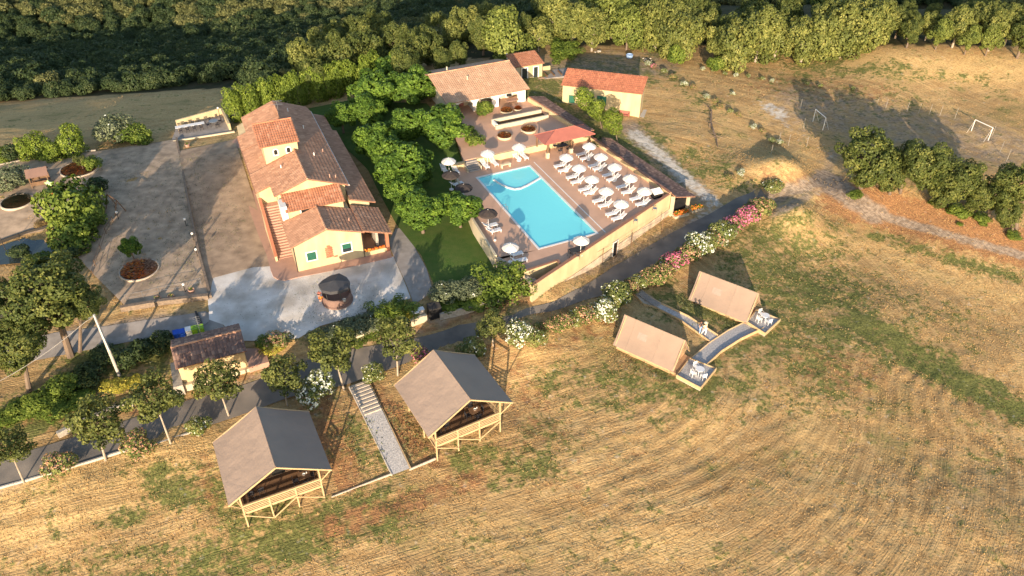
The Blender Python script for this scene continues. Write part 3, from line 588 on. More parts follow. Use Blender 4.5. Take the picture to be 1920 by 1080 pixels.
# brick arch niche on the front wall
nb = MB(); rr = random.Random(3)
for i in range(13):
    for k in range(4):
        if i > 10 and k in (0, 3): continue
        x = 3.2+k*.2+(i % 2)*.06; nb.box(x, x+.18, -.03-rr.random()*.03, .02, 1.05+i*.125, 1.05+i*.125+.105, rr.random())
for k in range(3): nb.box(4.0+k*.16, 4.14+k*.16, -.05, .02, .95, 1.12, rr.random())
tag(nb.build('brick_niche', mt['tile_r'], house), None, None)
# outside stair behind its parapet
sm = MB(); sm.prism([(-1.95,2.9),(-1.7,2.9),(-1.7,10.0),(-1.95,10.0)], 0, [zz(-.85),zz(-.85),zz(2.75),zz(2.75)]); sm.build('stair_parapet', mt['wall'], house)
cpb = MB(); cpb.prism([(-1.99,2.86),(-1.66,2.86),(-1.66,10.0),(-1.99,10.0)], [zz(-.847),zz(-.847),zz(2.753),zz(2.753)], [zz(-.79),zz(-.79),zz(2.81),zz(2.81)]); cpb.build('parapet_cap', mt['tile_r'], house)
for i in range(20):
    y = 3.2+i*.31; z = (i+1)*.178
    s_ = MB(); s_.box(-1.698, -.003, y, y+.33, max(0, z-.6), z); s_.build('step', mt['terra'], house)
wbox(house, -1.698, -.003, 9.42, 9.99, 0, 3.56, mt['terra'], 'landing')
wbox(house, -.12, .55, 5.2, 7.1, zz(1.7), zz(3.75), mt['white'], 'stair_head_wall')
# porch
pc = wbox(house, 10.0, 10.35, -.05, .3, 0, zz(.95), mt['tile_r'], 'porch_pillar'); wbox(house, 10.0, 10.35, 5.2, 5.5, 0, zz(.95), mt['tile_r'], 'porch_pillar')
wbox(house, 7.36, 9.99, 0, .22, 0, .62, mt['wall'], 'porch_parapet'); wbox(house, 9.2, 9.5, 1.5, 5.6, 0, zz(1.2), mt['stone'], 'porch_back_wall')
wbox(house, 7.37, 10.3, .24, 5.8, 0, .06, mt['terra'], 'porch_floor')
fl = MB(); rr = random.Random(9)
for i in range(60): x = rr.uniform(7.5, 9.8); z = .65+rr.random()*.3; fl.box(x, x+.1, -.05+rr.uniform(-.08,.15), .1+rr.uniform(0,.1), z, z+.08, rr.random())
tag(fl.build('porch_flower_box', mt['orange'], None), 'orange flowers along the parapet of the farmhouse porch', 'flower box')
bpy.data.objects['porch_flower_box'].location = ho; bpy.data.objects['porch_flower_box'].rotation_euler = (0,0,ha)
# television aerial and chimney pipes
an = MB(); an.tube([(3.5,25,zz(5.4)),(3.5,25,zz(7.6))], .03, 5)
for k, zq in enumerate((7.55, 7.1)):
    an.tube([(3.0-.3*k,25.1,zz(zq)),(4.2,24.8,zz(zq))], .02, 4)
    for q in range(6): an.tube([(3.1+q*.18,24.7,zz(zq)),(3.1+q*.18,25.25,zz(zq))], .012, 4)
an.build('aerial', mt['metal'], house)
for x, y, z in ((6.2,8.4,4.5),(6.9,8.6,4.2),(5.6,14,4.7),(6.9,15.5,4.2),(5.9,22,4.6),(6.6,2.0,2.2),(1.4,12.4,4.7),(4.9,27,5)):
    MB().tube([(x,y,zz(z-.2)),(x,y,zz(z+.45))], .07, 7).build('vent_pipe', mt['terra'] if x > 6.1 else mt['white'], house)
structure(drape('house_paving', [(436,268),(470,400),(484,440),(500,478),(508,508),(513,520),(521,525),(535,527),(560,521),(640,506),(735,484),(731,466),(690,380),(600,215),(440,262)], .12, mt['terra'], z=hz, side=.25))

# ---------------- restaurant
rz_ = .9; ro, ra = frame(852, 216, rz_, 25)
rest = thing('restaurant', 'broad house with a pale clay tile roof and three white arches on the upper terrace', 'building', ro, ra)
def arch_front(x0, x1, z1, arches, o, t, mname='white'):
    P = [(x0,0)]
    for a0, a1, spr in arches:
        P += [(a0,0),(a0,spr)] + [((a0+a1)/2-(a1-a0)/2*math.cos(q), spr+.55*math.sin(q)) for q in np.linspace(0, math.pi, 11)[1:-1]] + [(a1,spr),(a1,0)]
    P += [(x1,0),(x1,z1),(x0,z1)]
    return MB().ext(P, o, (1,0,0), (0,0,1), (0,t,0))
arch_front(0, 11.2, 2.35, [(.5,2.9,1.15),(3.5,5.9,1.15),(6.9,10.0,1.15)], (0,0,0), .35).build('arcade_wall', mt['white'], rest)
wbox(rest, 0, 11.2, 2.4, 5.8, 0, 2.4, mt['wall2'], 'inner_wall'); wbox(rest, 0, .3, .36, 2.39, 0, 2.4, mt['wall2'], 'side_wall'); wbox(rest, 10.9, 11.2, .36, 2.39, 0, 2.4, mt['white'], 'side_wall')
wbox(rest, 3.05, 3.35, .36, 2.39, 0, 2.4, mt['white'], 'cross_wall')
MB().ext([(1.2,0),(2.4,0),(2.4,1.8),(1.2,1.8)], (0,2.36,0), (1,0,0), (0,0,1), (0,.03,0)).build('red_door', mt['redroof'], rest)
window(rest, (7.3,2.399,.1), (1,0,0), (0,-1,0), .9, 1.5, mt['glass'], mt['white'], arch=True); window(rest, (9.2,2.399,.1), (1,0,0), (0,-1,0), .9, 1.5, mt['glass'], mt['white'], arch=True)
roof('roof', rest, (-1.55,-1.25,2.45), (10.35+.9,-1.35,2.45), (10.2+.7,4.9,4.45), (-1.9,4.9,4.45), mt['tile_p'], period=.3); roof('roof', rest, (11,9.6,3.0), (-2,9.6,3.0), (-1.9,4.9,4.45), (10.9,4.9,4.45), mt['tile_p'])
ridge(rest, (-1.9,4.9,4.5), (10.9,4.9,4.5), mt['tile'])
wbox(rest, -1.0, -.003, .3, 9, 0, 2.3, mt['wall2'], 'side_wall'); wbox(rest, 0, 10.6, 5.81, 9, 0, 2.9, mt['wall2'], 'back_wall')
for x, y in ((3.2,2.6),(1.2,5.4)): MB().tube([(x,y,3.2),(x,y,4.3 if y < 3 else 5.0)], .1, 8).build('chimney', mt['wall2'], rest)

# ---------------- annex
ao, aa = frame(977, 150, .9, 22)
ann = thing('garden_annex', 'small yellow annex with two glazed doors behind the terrace', 'building', ao, aa)
wbox(ann, 0, 3.55, 0, 3.3, 0, 0, mt['wall'], top=[2.25,2.25,2.85,2.85]); wbox(ann, -1.1, -.003, .2, 3.3, 0, 0, mt['wall2'], top=[2.25,2.25,2.85,2.85])
roof('roof', ann, (-1.3,-.35,2.3), (3.75,-.35,2.3), (3.75,3.45,2.98), (-1.2,3.45,2.98), mt['tile_m'])
window(ann, (.15,-.001,.05), (1,0,0), (0,-1,0), .85, 1.75, mt['glass'], mt['white']); window(ann, (2.1,-.001,.05), (1,0,0), (0,-1,0), .7, 1.7, mt['glass'], mt['white'])
wbox(ann, -.4, 3.7, -.7, -.003, -.3, .02, mt['terra'], 'paving')
MB().lathe([(.13,2.9),(.13,3.15),(.0,3.3)], 8, (-1.05,3.3)).build('roof_vent', mt['metal'], ann)
fo, fa = frame(1020, 146, .9, 18)
pt = thing('annex_patio', 'stone patio with cold frames beside the small annex', 'patio', fo, fa)
wbox(pt, 0, 4.6, -.4, 2.6, -.4, .03, mt['path'], 'slab')
for k in range(3): wbox(pt, .5+k*1.2, .62+k*1.2, .0, 1.8, .03, .3, mt['woodd'], 'cold_frame_edge')
wbox(pt, 0, 2.0, 2.62, 2.85, 0, .7, mt['wall'], 'low_wall')

# ---------------- barn
bo, ba = frame(1054, 192, 0, -16)
barn = thing('yellow_barn', 'yellow barn with a bright red tiled single slope roof', 'barn', bo, ba)
wbox(barn, 0, 11.6, 0, 3.0, -1.6, 0, mt['wall'], top=[2.75,2.75,3.95,3.95])
roof('roof', barn, (-.25,-.2,2.78), (11.75,-.2,2.78), (11.95,3.2,4.1), (-.1,3.2,4.1), mt['tile_r'], period=.26)
wbox(barn, 11.65, 12.3, .3, 3.2, -1.7, -.95, mt['concrete'], 'side_plinth')
MB().box(1.0,1.9,-.04,-.001,.1,1.3).build('green_shutter', mt['green'], barn); MB().box(3.4,4.6,-.04,-.001,.4,1.6).build('green_shutter', mt['green'], barn); MB().box(5.2,6.6,-.04,-.001,.3,1.7).build('green_shutter', mt['green'], barn)
bx = thing('wooden_crate_rack', 'rust red slatted rack against the front wall of the barn', 'rack', bo + Vector((math.cos(ba)*8.6, math.sin(ba)*8.6, -.95)), ba)
for k in range(6): MB().box(0, 1.6, -.7+k*.11, -.62+k*.11, .35, .42).build('slat', mt['redroof'], bx)
for x in (0, 1.5):
    for y in (-.72, -.12): MB().box(x, x+.1, y, y+.1, 0, .75).build('leg', mt['redroof'], bx)
MB().box(0, 1.6, -.12, -.06, .43, .85).build('back_board', mt['redroof'], bx)

# ---------------- kiosk by the road
ko, ka = frame(340, 722, -3.3, 23)
kio = thing('gate_lodge', 'small yellow lodge with a weathered tile roof beside the road', 'building', ko, ka)
wbox(kio, .25, 6.25, -.35, 2.7, -.3, 2.75, mt['wall'])
roof('roof', kio, (.1,-1.0,2.88), (6.5,-1.0,2.88), (6.45,1.1,3.78), (.05,1.1,3.78), mt['tile_d'], period=.3); roof('roof', kio, (6.4,3.4,2.88), (0,3.4,2.88), (.05,1.1,3.78), (6.45,1.1,3.78), mt['tile_d'], period=.3)
ridge(kio, (.05,1.1,3.83), (6.45,1.1,3.83), mt['tile'])
MB().ext([(-.35,2.75),(2.7,2.75),(1.1,3.6)], (6.0,0,0), (0,1,0), (0,0,1), (.24,0,0)).build('gable_wall', mt['wall'], kio)
wbox(kio, 6.26, 8.2, -.9, 3.6, -.3, .8, mt['terra'], 'side_terrace'); wbox(kio, -.6, .24, -1.1, 2.5, -.3, .9, mt['stone'], 'side_wall')
wbox(kio, .25, 8.0, -.75, -.36, -.3, .45, mt['wall2'], 'plinth_wall')
am = MB(); am.tube([(2.9,1.5,3.6),(2.9,1.5,6.4)], .03, 5); 
for q in range(6): am.tube([(2.6,1.5,6.3-q*.22),(3.2,1.5,6.3-q*.22)], .012, 4)
am.build('aerial', mt['metal'], kio)
for i, (px, py, mm, lb) in enumerate(((334,637,'blue','dark blue bin at the left end behind the lodge'),(345,635,'blue','blue bin second from the left behind the lodge'),(357,631,'plastic','pale bin between the blue and the green ones'),(368,629,'lime','lime green bin left of the pair behind the lodge'),(380,627,'lime','lime green bin nearest the soil bed'))):
    p = G(px, py); bn = thing('waste_bin', lb, 'bin', p, ka, 'waste bins in a row behind the lodge')
    k = MB(); k.prism([(-.26,-.3),(.26,-.3),(.26,.3),(-.26,.3)], 0, .95); k.build('bin_body', mt[mm], bn)
    k = MB(); k.prism([(-.29,-.33),(.29,-.33),(.29,.33),(-.29,.33)], .953, [1.0,1.0,1.08,1.08]); k.build('bin_lid', mt[mm], bn)

# ---------------- round covered well in the yard
wo_, _ = frame(633, 561, -1.65, 0); wo_ = G(633, 563)
well = thing('covered_well', 'round dark walled well under a sagging charcoal canopy in the gravel yard', 'well', wo_)
k = MB(); k.lathe([(0,0),(1.62,0),(1.62,.16),(1.5,.2),(1.5,.95),(1.4,1.0),(1.3,.6),(0,.55)], 28); k.build('well_wall', mt['tile_d'], well)
k = MB(); n_ = 10; rr = random.Random(4); ring = [(1.62*math.cos(2*math.pi*i/n_+.2)*rr.uniform(.92,1.03), 1.62*math.sin(2*math.pi*i/n_+.2)*rr.uniform(.92,1.03), 2.25+rr.uniform(-.16,.12)) for i in range(n_)]
top = (0.05, .0, 2.6)
for i in range(n_):
    a_, b_ = ring[i], ring[(i+1) % n_]; k.face([top, a_, b_]); k.face([a_, (a_[0]*.98, a_[1]*.98, a_[2]-.38), (b_[0]*.98, b_[1]*.98, b_[2]-.38), b_])
k.build('canopy', mt['tarp'], well)
for i in range(6): a_ = 2*math.pi*i/6; MB().tube([(1.4*math.cos(a_),1.4*math.sin(a_),.95),(1.45*math.cos(a_),1.45*math.sin(a_),2.2)], .05, 5).build('canopy_post', mt['iron'], well)
for i, (dx, dy, lb) in enumerate(((-1.75,-.3,'terracotta pot with red flowers on the left rim of the well'),(-1.45,-1.05,'small terracotta pot at the left foot of the well'),(1.05,-1.3,'empty grey pot hanging right of centre on the well wall'))):
    pp = thing('flower_pot', lb, 'flower pot', wo_+Vector((dx,dy,.9 if i == 2 else .75)), 0, 'pots round the covered well')
    MB().lathe([(.0,0),(.13,0),(.19,.28),(.16,.28),(.12,.2),(0,.2)], 10).build('pot', mt['terra'] if i < 2 else mt['concrete'], pp)
    if i < 2:
        f_ = MB(); 
        for q in range(30): a_ = rr.uniform(0,6.28); r_ = rr.uniform(0,.22); f_.box(r_*math.cos(a_), r_*math.cos(a_)+.06, r_*math.sin(a_), r_*math.sin(a_)+.06, .28+rr.random()*.2, .34+rr.random()*.2, rr.random())
        f_.build('flowers', mt['redroof'] if i == 0 else mt['orange'], pp)

# ================================================================ SAFARI TENTS
def tent(loc, rz, label, sx=1., back_z=-.9, seed=0):
    """loc at foot of the first front post; deck 1.65 m above"""
    t = thing('safari_tent', label, 'tent', loc, rz)
    D = 1.65; W_ = 6.4; L_ = 6.0; E = 3.95; RZ = 6.42; rx = 3.22
    th = Vector((0,0,-.06)); r_ = random.Random(seed)
    cv = MB(); nn = 8; y0, y1 = -.6, 6.65
    for xa, xb in ((-.9, rx), (7.38, rx)):
        vs = []
        for i in range(nn+1):
            for j in range(nn+1):
                u, v = i/nn, j/nn; sag = -.13*math.sin(math.pi*u)*(.7+.3*math.sin(math.pi*v))+(.02*math.sin(v*math.pi*3))*math.sin(math.pi*u)
                vs.append((xa+(xb-xa)*u, y0+(y1-y0)*v, E+(RZ-E)*u+sag))
        fs = []
        for i in range(nn):
            for j in range(nn): q = i*(nn+1)+j; fs.append((q, q+1, q+nn+2, q+nn+1))
        cv.add(vs, fs); cv.add([(a, b, c-.05) for a, b, c in vs], [f[::-1] for f in fs])
        a, b = (xa, y0), (xa, y1); cv.face([(xa,y0,E),(xa,y1,E),(xa,y1,E-.05),(xa,y0,E-.05)])
    o = cv.build('roof_canvas', mt['canvas'], t)
    for p in o.data.polygons: p.use_smooth = True
    for y in (y0-.03, y1+.03):
        MB().bar((-.93,y,E-.09), (rx,y,RZ-.1), .07, .14).build('barge_rafter', mt['wood'], t); MB().bar((7.41,y,E-.09), (rx,y,RZ-.1), .07, .14).build('barge_rafter', mt['wood'], t)
    MB().tube([(rx,y0,RZ+.01),(rx,y1,RZ+.01)], .035, 6).build('ridge_seam', mt['canvas2'], t)
    px_ = [0, 2.12, 4.28, 6.4]
    for i, x in enumerate(px_):
        top_ = D+.95 if i in (1,2) else E+.05
        MB().box(x-.06, x+.06, -.06, .06, -.35, top_).build('front_post', mt['wood'], t)
        MB().box(x-.06, x+.06, 5.9, 6.02, .6, E+.05+(0 if i in (0,3) else 1.1)).build('rear_post', mt['wood'], t)
    for x in (0, 6.4):
        MB().box(x-.06, x+.06, 2.6, 2.72, -.1, E).build('side_post', mt['wood'], t)
        MB().bar((x,-.0,E-.05), (x,6,E-.05), .1, .16).build('side_beam', mt['wood'], t)
    MB().bar((rx,-.5,RZ-.2), (rx,6.5,RZ-.2), .1, .2).build('ridge_beam', mt['wood'], t)
    MB().bar((0,-.02,D+.7), (-.9,-.55,E-.05), .08).build('corner_brace', mt['wood'], t); MB().bar((6.4,-.02,D+.7), (7.35,-.55,E-.05), .08).build('corner_brace', mt['wood'], t)
    MB().bar((0,.0,D+.7), (-.9,1.6,E), .07).build('corner_brace', mt['wood'], t); MB().bar((6.4,.0,D+.7), (7.35,1.6,E), .07).build('corner_brace', mt['wood'], t)
    MB().box(-.1, 6.5, .06, 6.0, D-.22, D-.06).build('deck_frame', mt['wood'], t)
    for k in range(22):
        y = .08+k*.27; MB().box(-.08, 6.48, y, y+.25, D-.057, D-.02+r_.random()*.008, r_.random()).build('floor_board', mt['woodd'], t)
    for i in range(3):
        xa, xb = px_[i]+.06, px_[i+1]-.06
        for k in range(5):
            z = D+.06+k*.19; MB().box(xa, xb, -.035, .0, z, z+.095, r_.random()).build('rail_board', mt['wood'], t)
    MB().box(-.08, 6.48, -.08, .06, D+.97, D+1.03).build('handrail', mt['wood'], t)
    for x in (0, 6.4):
        for k in range(5): MB().box(x-.018, x+.018, .1, 2.55, D+.06+k*.19, D+.155+k*.19).build('rail_board', mt['wood'], t)
    for a_, b_ in (((0,D-.1),(2.12,.05)),((2.12,.05),(4.28,D-.05)),((4.28,D-.1),(6.4,.35))) if sx > 0 else (((0,D-.1),(2.12,.4)),((2.12,D-.1),(4.28,.3)),((4.28,.35),(6.4,D-.1))):
        MB().bar((a_[0],-.1,a_[1]), (b_[0],-.1,b_[1]), .06, .1).build('ground_brace', mt['wood'], t)
    iw = MB(); iw.ext([(.25,D),(6.15,D),(6.15,E-.05),(rx,RZ-.5),(.25,E-.05)], (0,2.85,0), (1,0,0), (0,0,1), (0,.06,0)); iw.build('inner_canvas_wall', mt['canvasi'], t)
    MB().box(.2,.26,2.92,5.8,D,E-.05).build('side_canvas', mt['canvasi'], t); MB().box(6.14,6.2,2.92,5.8,D,E-.05).build('side_canvas', mt['canvasi'], t); MB().box(.26,6.14,5.8,5.86,D,E-.05).build('back_canvas', mt['canvasi'], t)
    MB().box(1.0,2.2,2.82,2.848,D+.9,D+1.8).build('canvas_window', mt['dark'], t); MB().box(2.9,4.0,2.82,2.848,D+.05,D+2.0).build('canvas_door', mt['dark'], t)
    return t
t1p = at(466, 987, -5.5); tent1 = tent(t1p, R(26), 'nearest large canvas tent on a braced pine deck at lower left', 1, seed=1)
t2p = at(820, 861, -5.05); t2 = tent(t2p, R(30), 'large canvas tent on a pine deck right of the white gravel path', -1, seed=2)
def table(loc, rz, label, m, top='square', s=.8, h=.74, lg='iron', grp=None):
    t = thing('table', label, 'table', loc, rz, grp)
    if top == 'square': MB().box(-s/2, s/2, -s/2, s/2, h-.04, h).build('tabletop', m, t)
    elif top == 'round': MB().lathe([(0,h-.04),(s/2,h-.04),(s/2,h),(0,h)], 18).build('tabletop', m, t)
    else: MB().box(-s, s, -.42, .42, h-.04, h).build('tabletop', m, t)
    lx = s*.42 if top != 'long' else s*.92; ly = s*.42 if top != 'long' else .36
    for a_ in (-1, 1):
        for b_ in (-1, 1): MB().tube([(a_*lx*.9,b_*ly*.9,0),(a_*lx*.8,b_*ly*.8,h-.04)], .025, 5).build('leg', mt[lg] if isinstance(lg, str) else lg, t)
    return t
def chair_proto(m, arms=True):
    def mk(loc, rz, label, grp):
        t = thing('chair', label, 'chair', loc, rz, grp)
        MB().box(-.22,.22,-.22,.22,.42,.45).build('seat', m, t)
        b = MB(); b.prism([(-.21,.2),(.21,.2),(.21,.23),(-.21,.23)], .45, .47)
        for k in range(4): b.box(-.2+k*.11, -.13+k*.11, .21, .24, .46, .84)
        b.box(-.22,.22,.21,.25,.8,.88); b.build('backrest', m, t)
        for a_ in (-1, 1):
            for b_ in (-1, 1): MB().tube([(a_*.23,b_*.23,0),(a_*.19,b_*.19,.43)], .022, 5).build('leg', m, t)
            if arms: MB().tube([(a_*.23,-.2,.44),(a_*.24,-.18,.64),(a_*.23,.22,.66)], .02, 5).build('armrest', m, t)
        return t
    return mk
white_chair = chair_proto(mt['plastic']); dark_chair = chair_proto(mt['black'], False)
def tl(t, x, y, z=1.65):
    return t.matrix_basis @ Vector((x, y, z)) if False else Vector(t.location) + Vector((math.cos(t.rotation_euler.z)*x - math.sin(t.rotation_euler.z)*y, math.sin(t.rotation_euler.z)*x + math.cos(t.rotation_euler.z)*y, z))
for tt_, nm, a, b in ((tent1, 'nearest tent', 5.3, 1.2), (t2, 'tent right of the path', 4.7, 1.6)):
    ez = tt_.rotation_euler.z
    tb = table(tl(tt_, a, b), ez, 'dark dining table on the deck of the '+nm, mt['woodd'], 's', .5)
    for k, (dx, dy, r0, w_) in enumerate(((.55,0,-90,'right'),(-.75,0,90,'left'),(0,.75,0,'inner'),(0,-.62,180,'railing'))):
        dark_chair(tl(tt_, a+dx, b+dy), ez+R(r0), 'dark chair, %s side of the table, deck of the %s' % (w_, nm), 'dark chairs on the tent decks')
    cu = thing('white_cup', 'white bowl and cup on the dining table of the '+nm, 'tableware', tl(tt_, a, b, 2.392), ez)
    MB().lathe([(0,0),(.08,0),(.14,.09),(.12,.09),(.07,.03),(0,.03)], 10).build('bowl', mt['white'], cu); MB().lathe([(0,0),(.05,0),(.05,.12),(.04,.12),(.04,.02),(0,.02)], 8, (.25,.1)).build('cup', mt['white'], cu)
    for k in range(2): dark_chair(tl(tt_, .9+k*.8, 1.5), ez+R(170+20*k), 'dark lounge chair, %s of the pair in the %s' % (('left','right')[k], nm), 'dark chairs on the tent decks')

# white gravel path with sleepers between the tents
pp_ = [G(655,728), G(691,715), G(770,880), G(735,893)]
gp = thing('gravel_path', 'straight white gravel path with pale sleeper steps between the two large tents', 'path', (0,0,0))
def quadlerp(P, u, v): return P[0].lerp(P[1], u).lerp(P[3].lerp(P[2], u), v)
sb = MB()
k = 14
for i in range(k):
    a_, b_, c_, d_ = [quadlerp(pp_, u, v) for u, v in ((.04,i/k),(.96,i/k),(.96,(i+1)/k),(.04,(i+1)/k))]
    sb.face([Vector((p.x, p.y, H(p.x,p.y)+.17)) for p in (a_,b_,c_,d_)])
sb.build('gravel_bed', mt['pebble'], gp)
for u in (0, 1):
    for i in range(6):
        a_, b_ = quadlerp(pp_, u, i/6), quadlerp(pp_, u, (i+1)/6); MB().bar(a_+Vector((0,0,.1)), a_.lerp(b_,.99)+Vector((0,0,.1)), .09, .3).build('edging_board', mt['wood'] if u else mt['concrete'], gp)
for i in range(9):
    v = .015+i*.042; a_, b_ = quadlerp(pp_, .06, v), quadlerp(pp_, .94, v); a_.z = H(a_.x,a_.y); b_.z = H(b_.x,b_.y); MB().bar(a_+Vector((0,0,.21)), b_+Vector((0,0,.21)), .24, .12, rnd.random()).build('sleeper', mt['cream'] if False else mt['coping'], gp)
for P, lb in (([(622,934),(735,890)], 'pale timber kerb running from the nearest tent to the foot of the gravel path'), ([(768,882),(817,861)], 'pale timber kerb from the gravel path to the second large tent')):
    a_, b_ = G(*P[0]), G(*P[1]); e_ = thing('garden_edging', lb, 'edging')
    n_ = max(2, int((b_-a_).length/1.2))
    for i in range(n_): MB().bar(a_.lerp(b_,i/n_)+Vector((0,0,.08)), a_.lerp(b_,(i+.985)/n_)+Vector((0,0,.08)), .09, .26).build('board', mt['coping'], e_)

# ================================================================ SMALL CABIN TENTS
def cabin(O, z, label, seed):
    o, _ = frame(*O, z, 0); c = thing('cabin_tent', label, 'cabin', o, R(144))
    L_ = 6.1; Wd = 3.25; E = .62; RH = 3.25; m = -Wd/2
    MB().box(-.05, L_-.1, m*2, .0, -.5, .15).build('floor_frame', mt['wood2'], c)
    for s in (.0, -Wd):
        for k in range(4): MB().box(0, L_-.15, s-.03, s+.03, .155+k*.13, .27+k*.13, rnd.random()).build('side_board', mt['wood'], c)
    for x in (0, L_-.2):
        kk = 12
        for k in range(kk):
            za = .16+k*.24; za2 = za+.215
            if za2 > RH-.35: break
            f = lambda q: max(.06, 1-(max(0, q-E+.1))/(RH-E-.05)); w_ = f(za2)*Wd/2*.95
            MB().box(x-.03, x+.03, m-w_, m+w_, za, za2, rnd.random()).build('gable_board', mt['wood2'], c)
    for s in (-1, 1):
        nn = 8; mb = MB(); vs = []
        for i in range(nn+1):
            for j in range(nn+1):
                u, v = i/nn, j/nn; y = m + s*(Wd/2+.28)*(1-u)
                z_ = E-.1+(RH-E+.1)*u; bulge = -.16*math.sin(math.pi*u)*(1 if True else 0); x = -.5+(L_+.55)*v + (.12 if v > .99 else 0)
                n_ = Vector((0, s*.8, .6)); p = Vector((x, y, z_)) + n_*bulge*(.8+.2*abs(2*v-1)); vs.append(p)
        fs = [(i*(nn+1)+j, i*(nn+1)+j+1, (i+1)*(nn+1)+j+1, (i+1)*(nn+1)+j) for i in range(nn) for j in range(nn)]
        mb.add(vs, fs); mb.add([p-Vector((0,s*.03,.03)) for p in vs], [f[::-1] for f in fs]); q = mb.build('roof_canvas', mt['canvas2'], c)
        for p in q.data.polygons: p.use_smooth = True
        if s == 1:
            a_ = .42; b_ = .68; pt_ = lambda x, u: Vector((x, m+s*(Wd/2+.28)*(1-u), E-.1+(RH-E+.1)*u)) + Vector((0,.8,.6))*(-.16*math.sin(math.pi*u)+.03)
            MB().face([pt_(3.2,a_+.05), pt_(4.2,a_+.05), pt_(4.2,b_), pt_(3.2,b_)]).build('roof_window', mat('pale_canvas_patch', (.335,.262,.222)), c)
            for x in (1.9, 4.9): MB().tube([pt_(x, u) for u in np.linspace(.02,.98,6)], .02, 4).build('roof_seam', mt['canvas'], c)
    for x in (-.42, L_-.1):
        for s in (-1, 1): MB().bar((x, m+s*(Wd/2+.2), E-.12), (x, m, RH-.05), .07, .12).build('rafter', mt['wood'], c)
    for k in range(6): 
        zq = 1.2+k*.3; w_ = (1-(zq-E)/(RH-E))*Wd/2*.9; MB().box(-.34, -.3, m-w_, m-w_*.3, zq, zq+.1, rnd.random()).build('louvre', mt['wood'], c)
    MB().box(-.06,-.035, m-.45, m+.35, .2, 1.9).build('door', mt['woodd'], c)
    MB().box(-.9,-.06, m*2+.1, -.1, -.3, .1).build('porch_step', mt['wood2'], c)
    return c
cabB = cabin((1255,698), -3.95, 'small sand coloured cabin tent nearest the gravel junction, lower left of the pair', 3)
cabA = cabin((1393,607), -3.95, 'small sand coloured cabin tent higher up the field beside the round table terrace', 4)
def patio(name, pts, z, m, label=None, edge=True, h=.3):
    t = thing(name, label, 'terrace') ; W = [Vector(at(*p, z)) for p in pts]
    MB().prism([(p.x,p.y) for p in W], z-h, z).build('pebble_bed', m, t)
    if edge:
        for i, p in enumerate(W):
            q = W[(i+1) % len(W)]; MB().bar(p+Vector((0,0,.0)), p.lerp(q,.99)+Vector((0,0,.0)), .07, .42 if i in (2,3) else .26).build('edging_board', mt['wood'], t)
    return t
patio('pebble_terrace', [(1268,705),(1293,672),(1343,692),(1313,729)], -3.85, mt['pebble'], 'square pebble terrace in front of the lower cabin tent')
patio('pebble_terrace', [(1400,605),(1418,582),(1463,600),(1434,627)], -3.75, mt['pebble'], 'square pebble terrace in front of the upper cabin tent')
cp = thing('branching_path', 'pebble path that leaves the road and forks to both cabin terraces', 'path')
def strip(L1, L2, m, dz, nm, z=None):
    a = [Vector(at(*p, z)) if z is not None else G(*p) for p in L1]; b = [Vector(at(*p, z)) if z is not None else G(*p) for p in L2]; mb = MB()
    for i in range(len(a)-1): mb.face([p+Vector((0,0,dz)) for p in (a[i], b[i], b[i+1], a[i+1])])
    mb.build(nm, m, cp)
    for l in (a, b):
        for p, q in zip(l[:-1], l[1:]): MB().bar(p+Vector((0,0,dz+.02)), p.lerp(q,.99)+Vector((0,0,dz+.02)), .06, .40 if l is b else .24).build('edging_board', mt['wood'], cp)
strip([(1228,578),(1275,602),(1330,642)], [(1240,572),(1290,596),(1346,632)], mt['pebble'], .12, 'pebble_bed')
strip([(1184,548),(1206,572),(1228,578)], [(1198,542),(1222,562),(1240,572)], mt['coping'], .10, 'stair_bed')
strip([(1296,672),(1330,643),(1365,620),(1405,600)], [(1326,684),(1352,660),(1388,637),(1432,616)], mt['pebble'], .0, 'pebble_bed', -3.9)
stA = [G(1184,548), G(1198,542), G(1240,572), G(1228,579)]
for i in range(14):
    v = (i+.5)/14; a_, b_ = quadlerp(stA, .04, v), quadlerp(stA, .96, v); a_.z = H(a_.x,a_.y)+.05; b_.z = H(b_.x,b_.y)+.05; MB().bar(a_+Vector((0,0,.16)), b_+Vector((0,0,.16)), .2, .1, rnd.random()).build('sleeper', mt['path'], cp)
def chairset(c, z, lab, rz0):
    p = Vector(at(*c, z)); table(p, rz0, 'round white plastic table on the pebble terrace of the '+lab, mt['plastic'], 'round', .85, lg='plastic')
    for k, (a_, nm) in enumerate(((200,'left'),(290,'near'),(110,'far'))):
        d = Vector((math.cos(R(a_)), math.sin(R(a_)), 0))*.72; white_chair(p+d, R(a_-90), 'white plastic armchair on the %s side of the table by the %s' % (nm, lab), 'white armchairs on the cabin terraces')
chairset((1311,702), -3.85, 'lower cabin', .3); chairset((1433,601), -3.75, 'upper cabin', .6)
